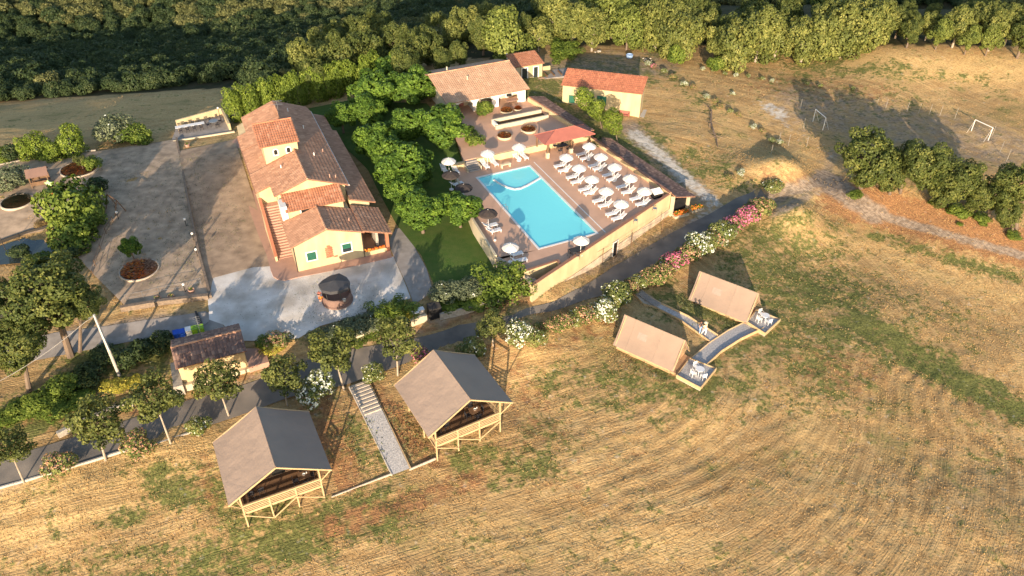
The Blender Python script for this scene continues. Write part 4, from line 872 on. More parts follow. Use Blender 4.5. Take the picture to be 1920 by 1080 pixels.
# ================================================================ POOL TERRACE
# outline in pool coordinates (u right, v away), z = 0 on the terrace
DP = [(-4.85,.45),(-3.45,-3.35),(.75,-3.05),(.35,-4.35),(19.6,3.3),(18.3,20.6),(0,20.6),(-1.9,20.6),(-4.3,8.0)]
pool_hole = [(-.1,-.1),(7.6,-.1),(7.6,17.7),(-.1,17.7)]
W2 = lambda l: [(dk(*p)[0], dk(*p)[1]) for p in l]
mb = MB()
def dq(a, z=0): return dk(a[0], a[1], z)
for P in ([DP[0],DP[1],DP[2],(7.6,-1.62),(7.6,-.1),(-.1,-.1),(-4.7,0)], [DP[2],DP[3],(7.6,-1.63),], [(7.6,-1.62),DP[4],DP[5],(7.6,20.6),(7.6,17.7),(7.6,-.1)], [(-.1,-.1),(-.1,17.7),(7.6,17.7),(7.6,20.6),DP[6],DP[7],DP[8],(-4.7,0)]):
    mb.face([dq(p) for p in P][::(1 if sum(P[i][0]*P[(i+1)%len(P)][1]-P[(i+1)%len(P)][0]*P[i][1] for i in range(len(P)))>0 else -1)])
deck = structure(mb.build('pool_deck', mt['deck']))
# retaining walls of the terrace
fw = thing('pool_terrace_wall', 'long yellow retaining wall of the pool terrace beside the road', 'wall')
def dwall(a, b, z0, z1, th, m, nm, par, inward=1, cap=None, z1b=None, z0b=None):
    p, q = dk(*a), dk(*b); d = (q-p).normalized(); n = Vector((-d.y, d.x, 0))*th*inward; z1b = z1 if z1b is None else z1b; z0b = z0 if z0b is None else z0b
    o = MB(); o.prism([(p.x,p.y),(q.x,q.y),(q.x+n.x,q.y+n.y),(p.x+n.x,p.y+n.y)], [z0,z0b,z0b,z0], [z1,z1b,z1b,z1]); o = o.build(nm, m, par)
    if cap:
        e = n.normalized()*.04; c = MB(); c.prism([(p.x-e.x,p.y-e.y),(q.x-e.x,q.y-e.y),(q.x+n.x+e.x,q.y+n.y+e.y),(p.x+n.x+e.x,p.y+n.y+e.y)], [z1+.002,z1b+.002,z1b+.002,z1+.002], [z1+.06,z1b+.06,z1b+.06,z1+.06]); c.build('wall_cap', cap, par)
    return o
dwall((-3.9,-6.3), (19.65,3.3), -3.5, .42, .3, mt['wall'], 'wall', fw, 1, mt['brick'])
dwall((-3.5,-6.2), (19.6,3.24), -3.5, -1.75, .05, mt['stain'], 'weathered_band', fw, -1)
MB().ext([(0,0),(1.0,0),(1.0,2.0),(0,2.0)], dk(8.9,-1.14,-3.0), (dk(19.65,3.3)-dk(-3.9,-6.3)).normalized(), (0,0,1), dk(0,-.12)-dk(0,0)).build('door_frame', mt['white'], fw)
MB().ext([(.15,0),(.85,0),(.85,1.85),(.15,1.85)], dk(8.9,-1.26,-3.0), (dk(19.65,3.3)-dk(-3.9,-6.3)).normalized(), (0,0,1), dk(0,-.03)-dk(0,0)).build('door', mt['dark'], fw)
sw = thing('side_terrace_wall', 'low yellow parapet along the right side of the pool terrace', 'wall')
dwall((19.65,3.3), (18.3,20.6), -3.4, .55, .3, mt['wall'], 'wall', sw, 1, mt['brick'])
lw = thing('lawn_side_wall', 'yellow wall between the pool terrace and the lawn', 'wall')
dwall((-4.85,.45), (-4.3,8.0), -2.2, .35, .25, mt['wall2'], 'wall', lw, 1); dwall((-4.3,8.0), (-1.9,20.4), -2, .35, .25, mt['wall2'], 'wall', lw, 1); dwall((-3.45,-3.35), (-4.85,.45), -2.4, .02, .25, mt['stone'], 'wall', lw, -1)
nw = thing('stairwell_wall', 'yellow walled stairwell notch at the near left corner of the pool terrace', 'wall')
dwall((-3.6,-3.35), (.6,-3.05), -3.6, .3, .22, mt['wall'], 'wall', nw, -1, mt['brick']); dwall((.6,-3.05), (.45,-4.4), -3.6, .3, .22, mt['wall'], 'wall', nw, 1, mt['brick'])
q = [dk(-3.7,-3.5),dk(.5,-3.2),dk(.4,-4.7),dk(-3.7,-6.2)]
mb = MB(); mb.face([(p.x,p.y,-3.0) for p in q][::-1]); mb.build('stairwell_floor', mt['soil'], nw)
for i in range(7):
    a = dk(-3.3+i*.42,-3.62); b = dk(-3.3+i*.42,-4.9); MB().bar((a.x,a.y,-.35-i*.3), (b.x,b.y,-.35-i*.3), .4, .3).build('step', mt['stone'], nw)
bw = thing('terrace_back_wall', 'lit yellow wall dividing the pool deck from the upper terrace', 'wall')
dwall((1.35,20.6), (18.2,20.6), -.3, .88, .3, mt['wall'], 'wall', bw, 1); dwall((-1.9,20.6), (-.35,20.6), -.3, .85, .3, mt['wall'], 'wall', bw, 1)
st = thing('terrace_steps', 'grey stone steps in the gap of the back wall left of the pool', 'steps')
for i in range(5):
    p, q = dk(-.3,19.3+i*.33,.16*(i+1)-.08), dk(1.3,19.3+i*.33,.16*(i+1)-.08); MB().bar(p, q, .34, .17).build('step', mt['path'], st)
for u in (-.42, 1.42): dwall((u,19.2),(u,20.58), -.1, .55, .12, mt['wall2'], 'side_wall', st)
# pool
pool = thing('swimming_pool', 'turquoise rectangular swimming pool with a white rim', 'pool')
mb = MB(); c4 = [(.15,.15),(7.35,.15),(7.35,17.45),(.15,17.45)]
mb.face([dq(p,-1.5) for p in c4])
for i in range(4): mb.face([dq(c4[i],-1.5), dq(c4[(i+1)%4],-1.5), dq(c4[(i+1)%4],-.01), dq(c4[i],-.01)][::-1])
mb.build('lining', mt['basin'], pool)
def dring(o_, i_, z0, z1, m, nm, par):
    mb = MB()
    for k in range(4):
        a, b, c, d = o_[k], o_[(k+1)%4], i_[(k+1)%4], i_[k]; P = [dk(*x) for x in (a,b,c,d)]; mb.prism([(p.x,p.y) for p in P], z0, z1)
    return mb.build(nm, m, par)
dring([(-.1,-.1),(7.6,-.1),(7.6,17.7),(-.1,17.7)], [(.15,.15),(7.35,.15),(7.35,17.45),(.15,17.45)], -.25, .02, mt['white'], 'coping', pool)
mb = MB(); n_ = 1; mb.face([dq(p,-.10) for p in c4]); mb.build('water', mt['water'], pool)
arc = [dk(u, v, -.05) for u, v in [(7.3,14.2),(6.2,13.7),(5.0,13.2),(4.0,12.9),(3.2,13.0),(2.6,13.7),(2.2,14.6),(1.9,15.6),(1.75,16.2)]]
mb = MB()
for p, q_ in zip(arc[:-1], arc[1:]): mb.bar(p, q_.lerp(p,-.03), .24, .12)
mb.build('paddling_step', mt['white'], pool)
sl = MB(); P = [dk(*x, -.35) for x in [(7.3,14.3),(5.0,13.3),(4.0,13.0),(3.2,13.1),(2.2,14.7),(1.8,16.3),(1.8,17.4),(7.3,17.4)]]; sl.face(P); sl.build('shallow_floor', mt['white'], pool)
for u0, nm in ((8.35,'line'),): 
    ln = thing('drain_channel', 'pale drainage channel running parallel to the right side of the pool', 'drain'); MB().bar(dk(8.4,-.2,.006), dk(8.4,18.2,.006), .12, .012).build('channel', mt['white'], ln)
ld = thing('pool_ladder', 'steel pool ladder on the left rim of the pool', 'ladder', dk(.1,9.0,0), DA)
for s in (-.25,.25): MB().tube([(-.35,s,0),(-.3,s,.6),(.15,s,.65),(.2,s,-.1)], .03, 6).build('rail', mt['metal'], ld)
# ---------------- umbrellas and loungers
def umbrella_proto(m, R_, h, rim=8):
    t = thing('parasol', 'x', 'parasol'); n = 16; mb = MB(); prof = [(0.02,h+.42),(R_*.5,h+.27),(R_*.93,h+.02),(R_,h-.13)]
    vs = []; 
    for r_, z in prof:
        for k in range(n): a = 2*math.pi*k/n; s = 1 if k % 2 == 0 else .965; vs.append((r_*s*math.cos(a), r_*s*math.sin(a), z - (0 if k % 2 == 0 else .03)))
    for i in range(3):
        for k in range(n): k2 = (k+1)%n; mb.add([vs[i*n+k],vs[i*n+k2],vs[(i+1)*n+k2],vs[(i+1)*n+k]], [(0,1,2,3)])
    mb.build('canopy', m, t); MB().tube([(0,0,0),(0,0,h+.5)], .025, 6).build('pole', mt['plastic'], t)
    MB().lathe([(0,0),(.28,0),(.26,.1),(.06,.14),(0,.14)], 12).build('base', mt['plastic'], t)
    rb = MB()
    for k in range(0, n, 2): a = 2*math.pi*k/n; rb.tube([(0,0,h+.1),(R_*.6*math.cos(a),R_*.6*math.sin(a),h+.19)], .012, 4)
    rb.build('ribs', mt['plastic'], t); return t
def lounger_proto():
    t = thing('sun_lounger', 'x', 'sun lounger'); m = mt['plastic']
    f = MB(); f.bar((-.95,-.3,.33),(.45,-.3,.33),.06,.08); f.bar((-.95,.3,.33),(.45,.3,.33),.06,.08); f.bar((-.95,-.3,.33),(-.95,.3,.33),.06,.08); f.build('frame', m, t)
    s = MB()
    for k in range(9): x = -.9+k*.145; s.box(x, x+.11, -.28, .28, .35, .385)
    s.build('seat_slats', m, t)
    b = MB()
    for k in range(6): u = k*.125; b.bar((.42+u*.78,-.28,.4+u*.62),(.42+u*.78,.28,.4+u*.62),.09,.035)
    b.bar((.4,-.3,.37),(1.03,-.3,.88),.05); b.bar((.4,.3,.37),(1.03,.3,.88),.05); b.build('backrest', m, t)
    for x, y in ((-.85,-.29),(-.85,.29),(.35,-.29),(.35,.29)): MB().bar((x,y,0),(x,y,.32),.07,.05).build('leg', m, t)
    for y in (-.31,.31): MB().tube([(.1,y,.36),(.12,y,.55),(.5,y,.58)], .02, 5).build('armrest', m, t)
    return t
UP = umbrella_proto(mt['fabric'], .94, 2.0); UD = umbrella_proto(mt['fabricd'], 1.12, 2.1); LP = lounger_proto(); LP.scale = (.9,.9,.9); used = set()
def put(proto, loc, rz, label, group):
    if proto.name in used: r = dup(proto, loc, rz, label, group)
    else:
        used.add(proto.name); r = proto; r.location = loc; r.rotation_euler = (0,0,rz); r['label'] = label; r['group'] = group
    return r
ordn = ['first','second','third','fourth','fifth']
rows = [('row nearest the water', [(1062,292),(1086,312),(1110,333),(1137,355),(1165,379)], [((1051,307.5),(1059,316)),((1074,329),(1083,338)),((1097.5,352),(1107.5,358)),((1124,373),(1135,382)),((1149,397.5),(1160,406))]),
        ('row along the parapet', [(1105,271),(1127,291),(1153,310),(1182,331),(1209,355)], [((1092.5,286),(1100,294)),((1115,307.5),(1124,313)),((1142,325),(1150,333)),((1168,347),(1178,357)),((1194,369),(1205,379))])]
for rn, us, ls in rows:
    for i, (px, py) in enumerate(us):
        p = Vector(at(px, py, 2.2)); p.z = 0
        put(UP, p, rnd.random(), 'white parasol, %s from the pergola in the %s' % (ordn[i], rn), 'white parasols on the pool deck')
        for k, (lx, ly) in enumerate(ls[i]):
            q = Vector(at(lx, ly, .45)); q.z = 0
            put(LP, q, DA+rnd.uniform(-.06,.06), 'white lounger, %s of the pair by the %s parasol from the pergola, %s row' % (('farther','nearer')[k], ordn[i], 'water' if 'water' in rn else 'parapet'), 'white sun loungers on the pool deck')
for px, py, lb in ((957,460,'white parasol beside the pair of loungers at the near left corner of the deck'),(1090,447,'white parasol over the dark table at the near end of the pool'),(841,299,'white parasol against the lawn hedge left of the terrace steps'),(914,284.5,'white parasol just right of the terrace steps'),(973,272.6,'white parasol by the lit back wall left of the pergola')):
    p = Vector(at(px, py, 2.2)); p.z = 0; put(UP, p, rnd.random(), lb, 'white parasols on the pool deck')
for px, py, lb in ((845,326,'dark open parasol over the loungers at the far left of the deck'),(869,350,'dark parasol half hidden by the tree at the left of the deck'),(915,398,'dark parasol with an amber lining by the left wall of the deck')):
    p = Vector(at(px, py, 2.2)); p.z = 0; put(UD, p, rnd.random(), lb, 'dark parasols on the left side of the pool deck')
for px, py, rz, lb in ((966,474,180,'white sun lounger, farther of the pair at the near left corner'),(974,486,180,'white sun lounger, nearer of the pair at the near left corner'),(919,420,180,'white sun lounger, farther of the pair by the left wall under the dark parasol'),(926,430,180,'white sun lounger, nearer of the pair by the left wall under the dark parasol'),
  (833,316,90,'white sun lounger, left of the pair behind the dark open parasol'),(854,317,90,'white sun lounger, right of the pair behind the dark open parasol'),(856,343,190,'white sun lounger lying across under the dark parasols'),(909,307,95,'white sun lounger, left of the pair right of the terrace steps'),(926,302,95,'white sun lounger, right of the pair right of the terrace steps'),(968,291,95,'white sun lounger, left of the pair at the lit back wall'),(982,290,95,'white sun lounger, right of the pair at the lit back wall')):
    q = Vector(at(px, py, .45)); q.z = 0; put(LP, q, DA+R(rz), lb, 'white sun loungers on the pool deck')
p = Vector(at(948,308,.4)); p.z = 0; bn = thing('bench', 'pale wooden bench between the two pairs of loungers at the back wall', 'bench', p, DA)
MB().box(-.7,.7,-.2,.2,.4,.46).build('seat', mt['cream'], bn)
for x in (-.55,.55): MB().box(x-.06,x+.06,-.18,.18,0,.4).build('leg', mt['cream'], bn)
p = Vector(at(1081,469,.6)); p.z = 0; table(p, DA, 'dark table at the near end of the pool beneath the parasol', mt['iron'], 's', .8)
for k, (a, nm) in enumerate(((180,'left'),(0,'right'),(250,'near'))): d = Vector((math.cos(R(a+25)), math.sin(R(a+25)), 0))*.75; dark_chair(p+d, R(a+25-90), 'dark chair on the %s side of the table at the near end of the pool' % nm, 'dark chairs at the poolside tables')
dl = thing('deck_shower', 'slim grey shower column with a white foot on the left of the deck', 'shower'); p = Vector(at(928,451,0)); dl.location = p; MB().tube([(0,0,.1),(0,0,2.0)], .03, 6).build('column', mt['metal'], dl); MB().lathe([(0,0),(.16,0),(.14,.15),(0,.18)], 10).build('foot', mt['white'], dl)
p = Vector(at(1250,380,0)); lk = thing('deck_locker', 'small white slanted locker in the near right corner of the pool deck', 'locker', dk(18.0,4.0,0), DA); MB().prism([(-.6,-.4),(.6,-.4),(.6,.4),(-.6,.4)], 0, [.6,.6,.9,.9]).build('locker_body', mt['dark'], lk); MB().prism([(-.65,-.45),(.65,-.45),(.65,.45),(-.65,.45)], [.603,.603,.903,.903], [.66,.66,.96,.96]).build('locker_lid', mt['white'], lk)
for k, (px, py, lb) in enumerate(((1192,413,'grey folded chair at the near right of the deck by the last loungers'),(1228,391,'thin grey chair in front of the white locker'))):
    p = Vector(at(px, py, .4)); p.z = 0; chair_proto(mt['metal'], False)(p, DA+R(60), lb, 'grey chairs at the near right of the deck')
# pergola
pg = thing('red_pergola', 'red hipped canopy on pillars at the back of the pool deck', 'pergola', dk(9.7,17.7,0), DA)
z0, z1 = 2.4, 3.35; c = [(0,0),(7.45,0),(7.45,3.15),(0,3.15)]; a1 = (2.3,1.6,z1); a2 = (5.1,1.6,z1)
mb = MB()
for F in ([(0,0,z0),(7.45,0,z0),a2,a1], [(7.45,0,z0),(7.45,3.15,z0),a2], [(7.45,3.15,z0),(0,3.15,z0),a1,a2], [(0,3.15,z0),(0,0,z0),a1]):
    mb.face(F); mb.face([(x,y,z-.06) for x,y,z in F][::-1])
for i in range(4): a, b = c[i], c[(i+1)%4]; mb.face([(*a,z0-.06),(*b,z0-.06),(*b,z0),(*a,z0)])
mb.build('roof_sheet', mt['redroof'], pg)
for a, b in (((0,0,z0),a1),((7.45,0,z0),a2),((7.45,3.15,z0),a2),((0,3.15,z0),a1),(a1,a2)): MB().tube([Vector(a)+Vector((0,0,.02)),Vector(b)+Vector((0,0,.02))], .05, 5).build('hip_rib', mt['redroof'], pg)
for x, y in ((.8,.75),(4.3,.75),(6.9,.5),(.3,2.9),(3.8,2.9),(7.2,2.9)):
    MB().box(x-.09,x+.09,y-.09,y+.09,.75,z0-.05).build('post', mt['woodd'], pg)
    if y < 1: MB().box(x-.2,x+.2,y-.2,y+.2,0,.75).build('pillar_base', mt['wall2'], pg)
for a, b in (((.1,.7,z0-.12),(7.3,.7,z0-.12)),((.1,2.9,z0-.12),(7.3,2.9,z0-.12))): MB().bar(a,b,.1,.14).build('beam', mt['woodd'], pg)
p = dk(13.2,19.6,0); bt = table(p, DA, 'dark long table under the red pergola', mt['iron'], 'long', .8)
for k in range(4): dark_chair(p+(DU_:=Vector((math.cos(DA),math.sin(DA),0)))*(-.6+1.2*(k%2))+Vector((-math.sin(DA),math.cos(DA),0))*(.75 if k>1 else -.75), DA+(0 if k>1 else math.pi), 'dark chair %s of the long table under the pergola' % ('at the near left','at the near right','at the far left','at the far right')[k], 'dark chairs at the poolside tables')
# ---------------- upper terrace
tr = structure(MB().prism(W2([(-.4,20.9),(1.4,20.9),(18.2,20.9),(16.4,24.5),(16.0,31),(15.3,34),(14.9,36.5),(3.9,36.5),(3.9,34),(2.6,33.6)]), -1.2, .9).build('upper_terrace', mt['deck']))
tw = thing('planter_wall', 'long pale yellow double wall with a planting trough across the upper terrace', 'wall')
dwall((7.2,29.0), (14.9,29.0), .9, 1.55, .28, mt['wall2'], 'wall', tw, 1); dwall((7.0,27.2), (15.1,27.2), .9, 1.45, .28, mt['wall2'], 'wall', tw, 1); dwall((7.2,27.5), (7.2,29.0), .9, 1.5, .25, mt['white'], 'wall', tw, -1)
mb = MB(); mb.face([dk(7.4,27.5,1.1),dk(15,27.5,1.1),dk(15,29,1.1),dk(7.4,29,1.1)]); mb.build('trough_soil', mt['soil'], tw)
pw = thing('tile_topped_wall', 'wide tile topped wall along the right edge of the upper terrace', 'wall')
dwall((17.2,21.2), (15.3,33.8), -.8, 1.5, .3, mt['wall'], 'wall', pw, 1)
def dtile(par, c, m=mt['tile_d'], **k): return roof('tile_strip', par, *[dk(*x) for x in c], m, **k)
dtile(pw, [(17.6,33.8,1.15),(18.9,20.9,1.15),(17.1,20.9,1.6),(15.2,33.8,1.6)])
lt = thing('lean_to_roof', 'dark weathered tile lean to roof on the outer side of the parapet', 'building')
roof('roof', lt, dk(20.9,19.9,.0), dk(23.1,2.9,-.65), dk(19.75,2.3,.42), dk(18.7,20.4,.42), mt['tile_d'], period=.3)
mb = MB(); P = [dk(19.9,3.2),dk(22.7,3.9),dk(21.2,17.5),dk(18.9,18.5)]; mb.prism([(p.x,p.y) for p in P][::-1] if False else [(p.x,p.y) for p in P], -3.6, -.75); mb.build('wall', mt['dark'], lt)  # black block stands in for the shaded opening under the roof
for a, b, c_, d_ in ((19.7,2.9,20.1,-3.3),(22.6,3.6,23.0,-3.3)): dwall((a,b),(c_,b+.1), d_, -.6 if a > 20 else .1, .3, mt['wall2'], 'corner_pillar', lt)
for i, (x0, x1, lb) in enumerate(((19.9,22.0,'low stone flower box with orange blooms under the lean to roof'),(22.6,24.4,'white walled flower box with orange blooms right of the lean to pillar'))):
    fb = thing('flower_box', lb, 'flower box', dk(x0,2.2+i*.25,-3.3), DA)
    MB().box(0,x1-x0,0,.7,-.4,.9).build('box_wall', mt['wall2'], fb); MB().box(x1-x0-1.0,x1-x0-.45,-.012,-.001,.1,.6).build('opening', mt['dark'], fb)
    f = MB()
    for k in range(90): x = rnd.uniform(0,x1-x0-.1); y = rnd.uniform(.0,.6); z = .9+rnd.random()*.35; f.box(x,x+.12,y,y+.12,z,z+.08,rnd.random())
    f.build('blooms', mt['orange'], fb)
    f = MB()
    for k in range(60): x = rnd.uniform(0,x1-x0-.1); y = rnd.uniform(.0,.6); z = .9+rnd.random()*.4; f.box(x,x+.1,y,y+.1,z,z+.1,rnd.random())
    f.build('foliage', mt['L_hedge'], fb)
# round planters with orange flowers
for px, py, r_, lb, z in ((946,257,1.05,'round planter of orange flowers nearest the pergola on the upper terrace',.9),(991,245,1.1,'round planter of orange and dark flowers beside the pergola roof',.9),(950,210,.95,'round planter of orange flowers in front of the white arches',.9),(971,207,.55,'small planter of orange flowers at the right hand arch',.9)):
    p = Vector(at(px,py,z)); pl = thing('round_planter', lb, 'planter', p, rnd.random())
    MB().lathe([(r_*.95,0),(r_,.28),(r_*.9,.3),(r_*.88,.2)], 20).build('planter_wall', mt['wall2'], pl); MB().lathe([(r_*.89,.21),(0,.25)], 16).build('soil', mt['soil'], pl)
    f = MB(); g_ = MB()
    for k in range(260):
        a = rnd.uniform(0,6.28); q = r_*.9*math.sqrt(rnd.random()); x, y = q*math.cos(a), q*math.sin(a); z_ = .26+.5*(1-(q/r_)**2)*rnd.uniform(.5,1); s = .13
        (f if rnd.random() < .78 else g_).add([(x-s,y,z_),(x,y-s,z_+.05),(x+s,y,z_),(x,y+s,z_-.03)], [(0,1,2,3)], rnd.random())
    f.build('blooms', mt['orange'], pl); g_.build('foliage', mt['L_scrub'], pl)
for k, (px, py) in enumerate(((957,196),(962,193),(904,197))):
    pass
tb = table(Vector(at(960,196,.9)), DA, 'terracotta coloured table inside the right hand arch', mt['terra'], 's', .9)
# fence on the road side of the terrace wall
fe = thing('wall_fence', 'wire fence on tall brown posts in front of the terrace wall', 'fence'); pr = []
for i, (bx, by) in enumerate(((1076,521),(1126,494),(1152,481),(1180,464),(1237,437))):
    p = Vector(at(bx, by, -3.15)) - Vector(DV)*.35; MB().tube([p-Vector((0,0,.3)), p+Vector((0,0,2.3))], .045, 6).build('post', mt['woodd'], fe); pr.append(p)
pr = [Vector(at(1012,556,-3.1))] + pr + [Vector(at(1262,424,-3.1))]
for h in (2.25, 1.5, .8):
    MB().tube([p+Vector((0,0,h)) for p in pr], .016, 4).build('wire', mt['iron'], fe)
# ================================================================ VEGETATION
def leafmesh(name, C, Nn, S, T, MI, mats, seed, asp=.62):
    r = np.random.default_rng(seed); n = len(C); Nn = Nn/np.linalg.norm(Nn, axis=1, keepdims=True); t = r.normal(size=(n,3)); t -= (t*Nn).sum(1, keepdims=True)*Nn; t /= np.linalg.norm(t, axis=1, keepdims=True); b = np.cross(Nn, t)
    S = S[:, None]; V = np.stack([C-t*S, C-b*S*asp+Nn*S*.15, C+t*S, C+b*S*asp+Nn*S*.15], 1).reshape(-1, 3)
    me = bpy.data.meshes.new(name); me.vertices.add(4*n); me.vertices.foreach_set('co', V.ravel()); me.loops.add(4*n); me.loops.foreach_set('vertex_index', np.arange(4*n)); me.polygons.add(n); me.polygons.foreach_set('loop_start', np.arange(0, 4*n, 4))
    for m_ in mats: me.materials.append(m_)
    me.polygons.foreach_set('material_index', MI.astype(np.int32)); me.update(calc_edges=True)
    a = me.attributes.new('tint', 'FLOAT', 'FACE'); a.data.foreach_set('value', np.clip(T, 0, 1).astype(np.float32)); return me
def crown(name, seed, n, leaf, mats, lobes=16, lr=(.28,.45), shape='ball', flower=0., fmat=1, core=.12):
    r = np.random.default_rng(seed); d = r.normal(size=(lobes,3)); d /= np.linalg.norm(d, axis=1, keepdims=True)
    rad = r.uniform(.45, .78, (lobes,1)); C = d*rad
    if shape == 'dome': C[:,2] = np.abs(C[:,2])*.9-.25
    if shape == 'column': C[:,:2] *= .55; C[:,2] = np.linspace(-.8,.7,lobes)
    if shape == 'box': C = r.uniform(-.75,.75,(lobes,3))
    LR = r.uniform(*lr, lobes)
    if shape == 'column': LR = .5*(1-.55*np.clip(C[:,2],0,1))*r.uniform(.8,1.05,lobes)
    C = np.concatenate([C, [[0,0,0]]]); LR = np.append(LR, .55 if shape != 'column' else .4); lobes += 1
    w_ = LR**2; k = r.choice(lobes, n*2, p=w_/w_.sum()); dd = r.normal(size=(n*2,3)); dd /= np.linalg.norm(dd, axis=1, keepdims=True)
    # clumps: pull leaves together in tufts
    q = np.where(r.random(n*2) < core, r.uniform(.3,.9,n*2), r.uniform(.86,1.08,n*2)); P = C[k] + dd*(LR[k]*q)[:,None]
    D = np.linalg.norm(P[:,None]-C[None], axis=2)/LR[None]; D[np.arange(n*2), k] = 9; ok = D.min(1) > .72
    cell = np.floor(P*7).astype(int); hsh = ((cell[:,0]*73856093) ^ (cell[:,1]*19349663) ^ (cell[:,2]*83492791)) % 997/997.; ok &= (hsh > .16)
    P, dd, k, hsh = P[ok][:n], dd[ok][:n], k[ok][:n], hsh[ok][:n]; nn = len(P)
    out = P/np.maximum(.2, np.linalg.norm(P, axis=1, keepdims=True)); Nn = dd*.6 + out*.35 + r.normal(size=(nn,3))*.45 + np.array([0,0,.15])
    lt = r.random(lobes); T = .5 + (lt[k]-.5)*.45 + (hsh-.5)*.35 + r.normal(0,.16,nn)
    MI = np.zeros(nn); 
    if flower:
        top = np.clip(.5+out[:,2]*.4-out[:,1]*.2, 0, 1); h2 = (hsh*7919.37) % 1; MI = np.where((h2 < flower*(.4+top)*1.25) & (r.random(nn) < .72), fmat, 0)
    S = leaf*r.uniform(.7,1.3,nn)
    return leafmesh(name, P, Nn, S, T, MI, mats, seed+1)
def trunkmesh(name, seed, limbs=5, m='bark', spread=.6, h=1., r0=.05):
    """unit trunk: foot at z=0, crown centre at z=1; limbs spread into the crown"""
    r = random.Random(seed); mb = MB(); lean = (r.uniform(-.04,.04), r.uniform(-.04,.04))
    fork = .62; mb.tube([(0,0,-.06),(lean[0]*.5,lean[1]*.5,fork*.5),(lean[0],lean[1],fork)], [r0*1.25, r0, r0*.8], 7)
    for i in range(limbs):
        a = 2*math.pi*i/limbs+r.uniform(-.4,.4); s = spread*r.uniform(.6,1)
        mb.tube([(lean[0],lean[1],fork-.03),(lean[0]+s*.35*math.cos(a),lean[1]+s*.35*math.sin(a),fork+.22),(s*math.cos(a),s*math.sin(a),.98+r.uniform(0,.12))], [r0*.65, r0*.45, r0*.15], 5)
    return mb.mesh(name, mt[m])
CR = {}; TK = {}
L = lambda k: mt['L_'+k]
def reg(k, *crowns, trunk=None): CR[k] = list(crowns); TK[k] = trunk
reg('bright', *[crown('bright_crown', 10+i, 8500, .05, [L('bright')], 44, (.15,.27), 'ball', core=.06) for i in range(3)], trunk=trunkmesh('trunk_mesh', 1, 6))
reg('oak', *[crown('oak_crown', 20+i, 11000, .036, [L('oak')], 46, (.14,.26), core=.05) for i in range(3)], trunk=trunkmesh('trunk_mesh', 2, 6, r0=.06))
reg('oaky', *[crown('pale_oak_crown', 26+i, 6500, .045, [L('oaky')], 34, (.17,.3), core=.06) for i in range(3)], trunk=trunkmesh('trunk_mesh', 12, 5, r0=.05, m='barkl'))
reg('road', *[crown('light_crown', 30+i, 3400, .05, [L('olive')], 26, (.14,.28), core=.3) for i in range(3)], trunk=trunkmesh('trunk_mesh', 3, 5, m='barkl', r0=.028, spread=.3))
reg('laurel', *[crown('laurel_crown', 40+i, 4200, .055, [L('laurel')], 16, (.3,.4), 'column') for i in range(3)], trunk=trunkmesh('trunk_mesh', 4, 4, r0=.03, spread=.15))
reg('scrub', *[crown('scrub_crown', 50+i, 1900, .075, [L('scrub')], 13, (.28,.45), 'dome') for i in range(4)])
reg('scruby', *[crown('pale_scrub_crown', 60+i, 2000, .075, [L('scruby')], 13, (.28,.45), 'dome') for i in range(3)])
reg('hedge', *[crown('hedge_crown', 70+i, 3600, .055, [L('hedge')], 26, (.26,.34), 'box') for i in range(2)])
reg('grey', *[crown('grey_crown', 74+i, 2600, .06, [L('grey')], 20, (.28,.38), 'box', .05, 1) if False else crown('grey_crown', 74+i, 2600, .06, [L('grey'), mt['F_white']], 20, (.28,.38), 'dome', .012) for i in range(2)])
reg('shrub', *[crown('shrub_crown', 80+i, 2600, .065, [L('hedge')], 16, (.26,.4), 'dome') for i in range(2)])
reg('yellow', crown('yellow_crown', 84, 2400, .06, [L('yel')], 18, (.25,.4), 'dome'))
reg('white', *[crown('white_oleander_crown', 86+i, 2400, .06, [L('ole'), mt['F_white']], 18, (.25,.4), 'dome', .36) for i in range(2)])
reg('pink', *[crown('pink_oleander_crown', 90+i, 2400, .06, [L('ole'), mt['F_pink']], 18, (.25,.4), 'dome', .5) for i in range(2)])
reg('rust', *[crown('rust_oleander_crown', 94+i, 2200, .062, [L('ole'), mt['F_rust']], 18, (.25,.4), 'dome', .35) for i in range(2)])
reg('ole', *[crown('green_oleander_crown', 97+i, 2200, .062, [L('ole'), mt['F_white']], 18, (.25,.4), 'dome', .06) for i in range(2)])
reg('tan', crown('dry_crown', 99, 2000, .06, [L('tan')], 16, (.25,.4), 'dome'))
cnt = {}
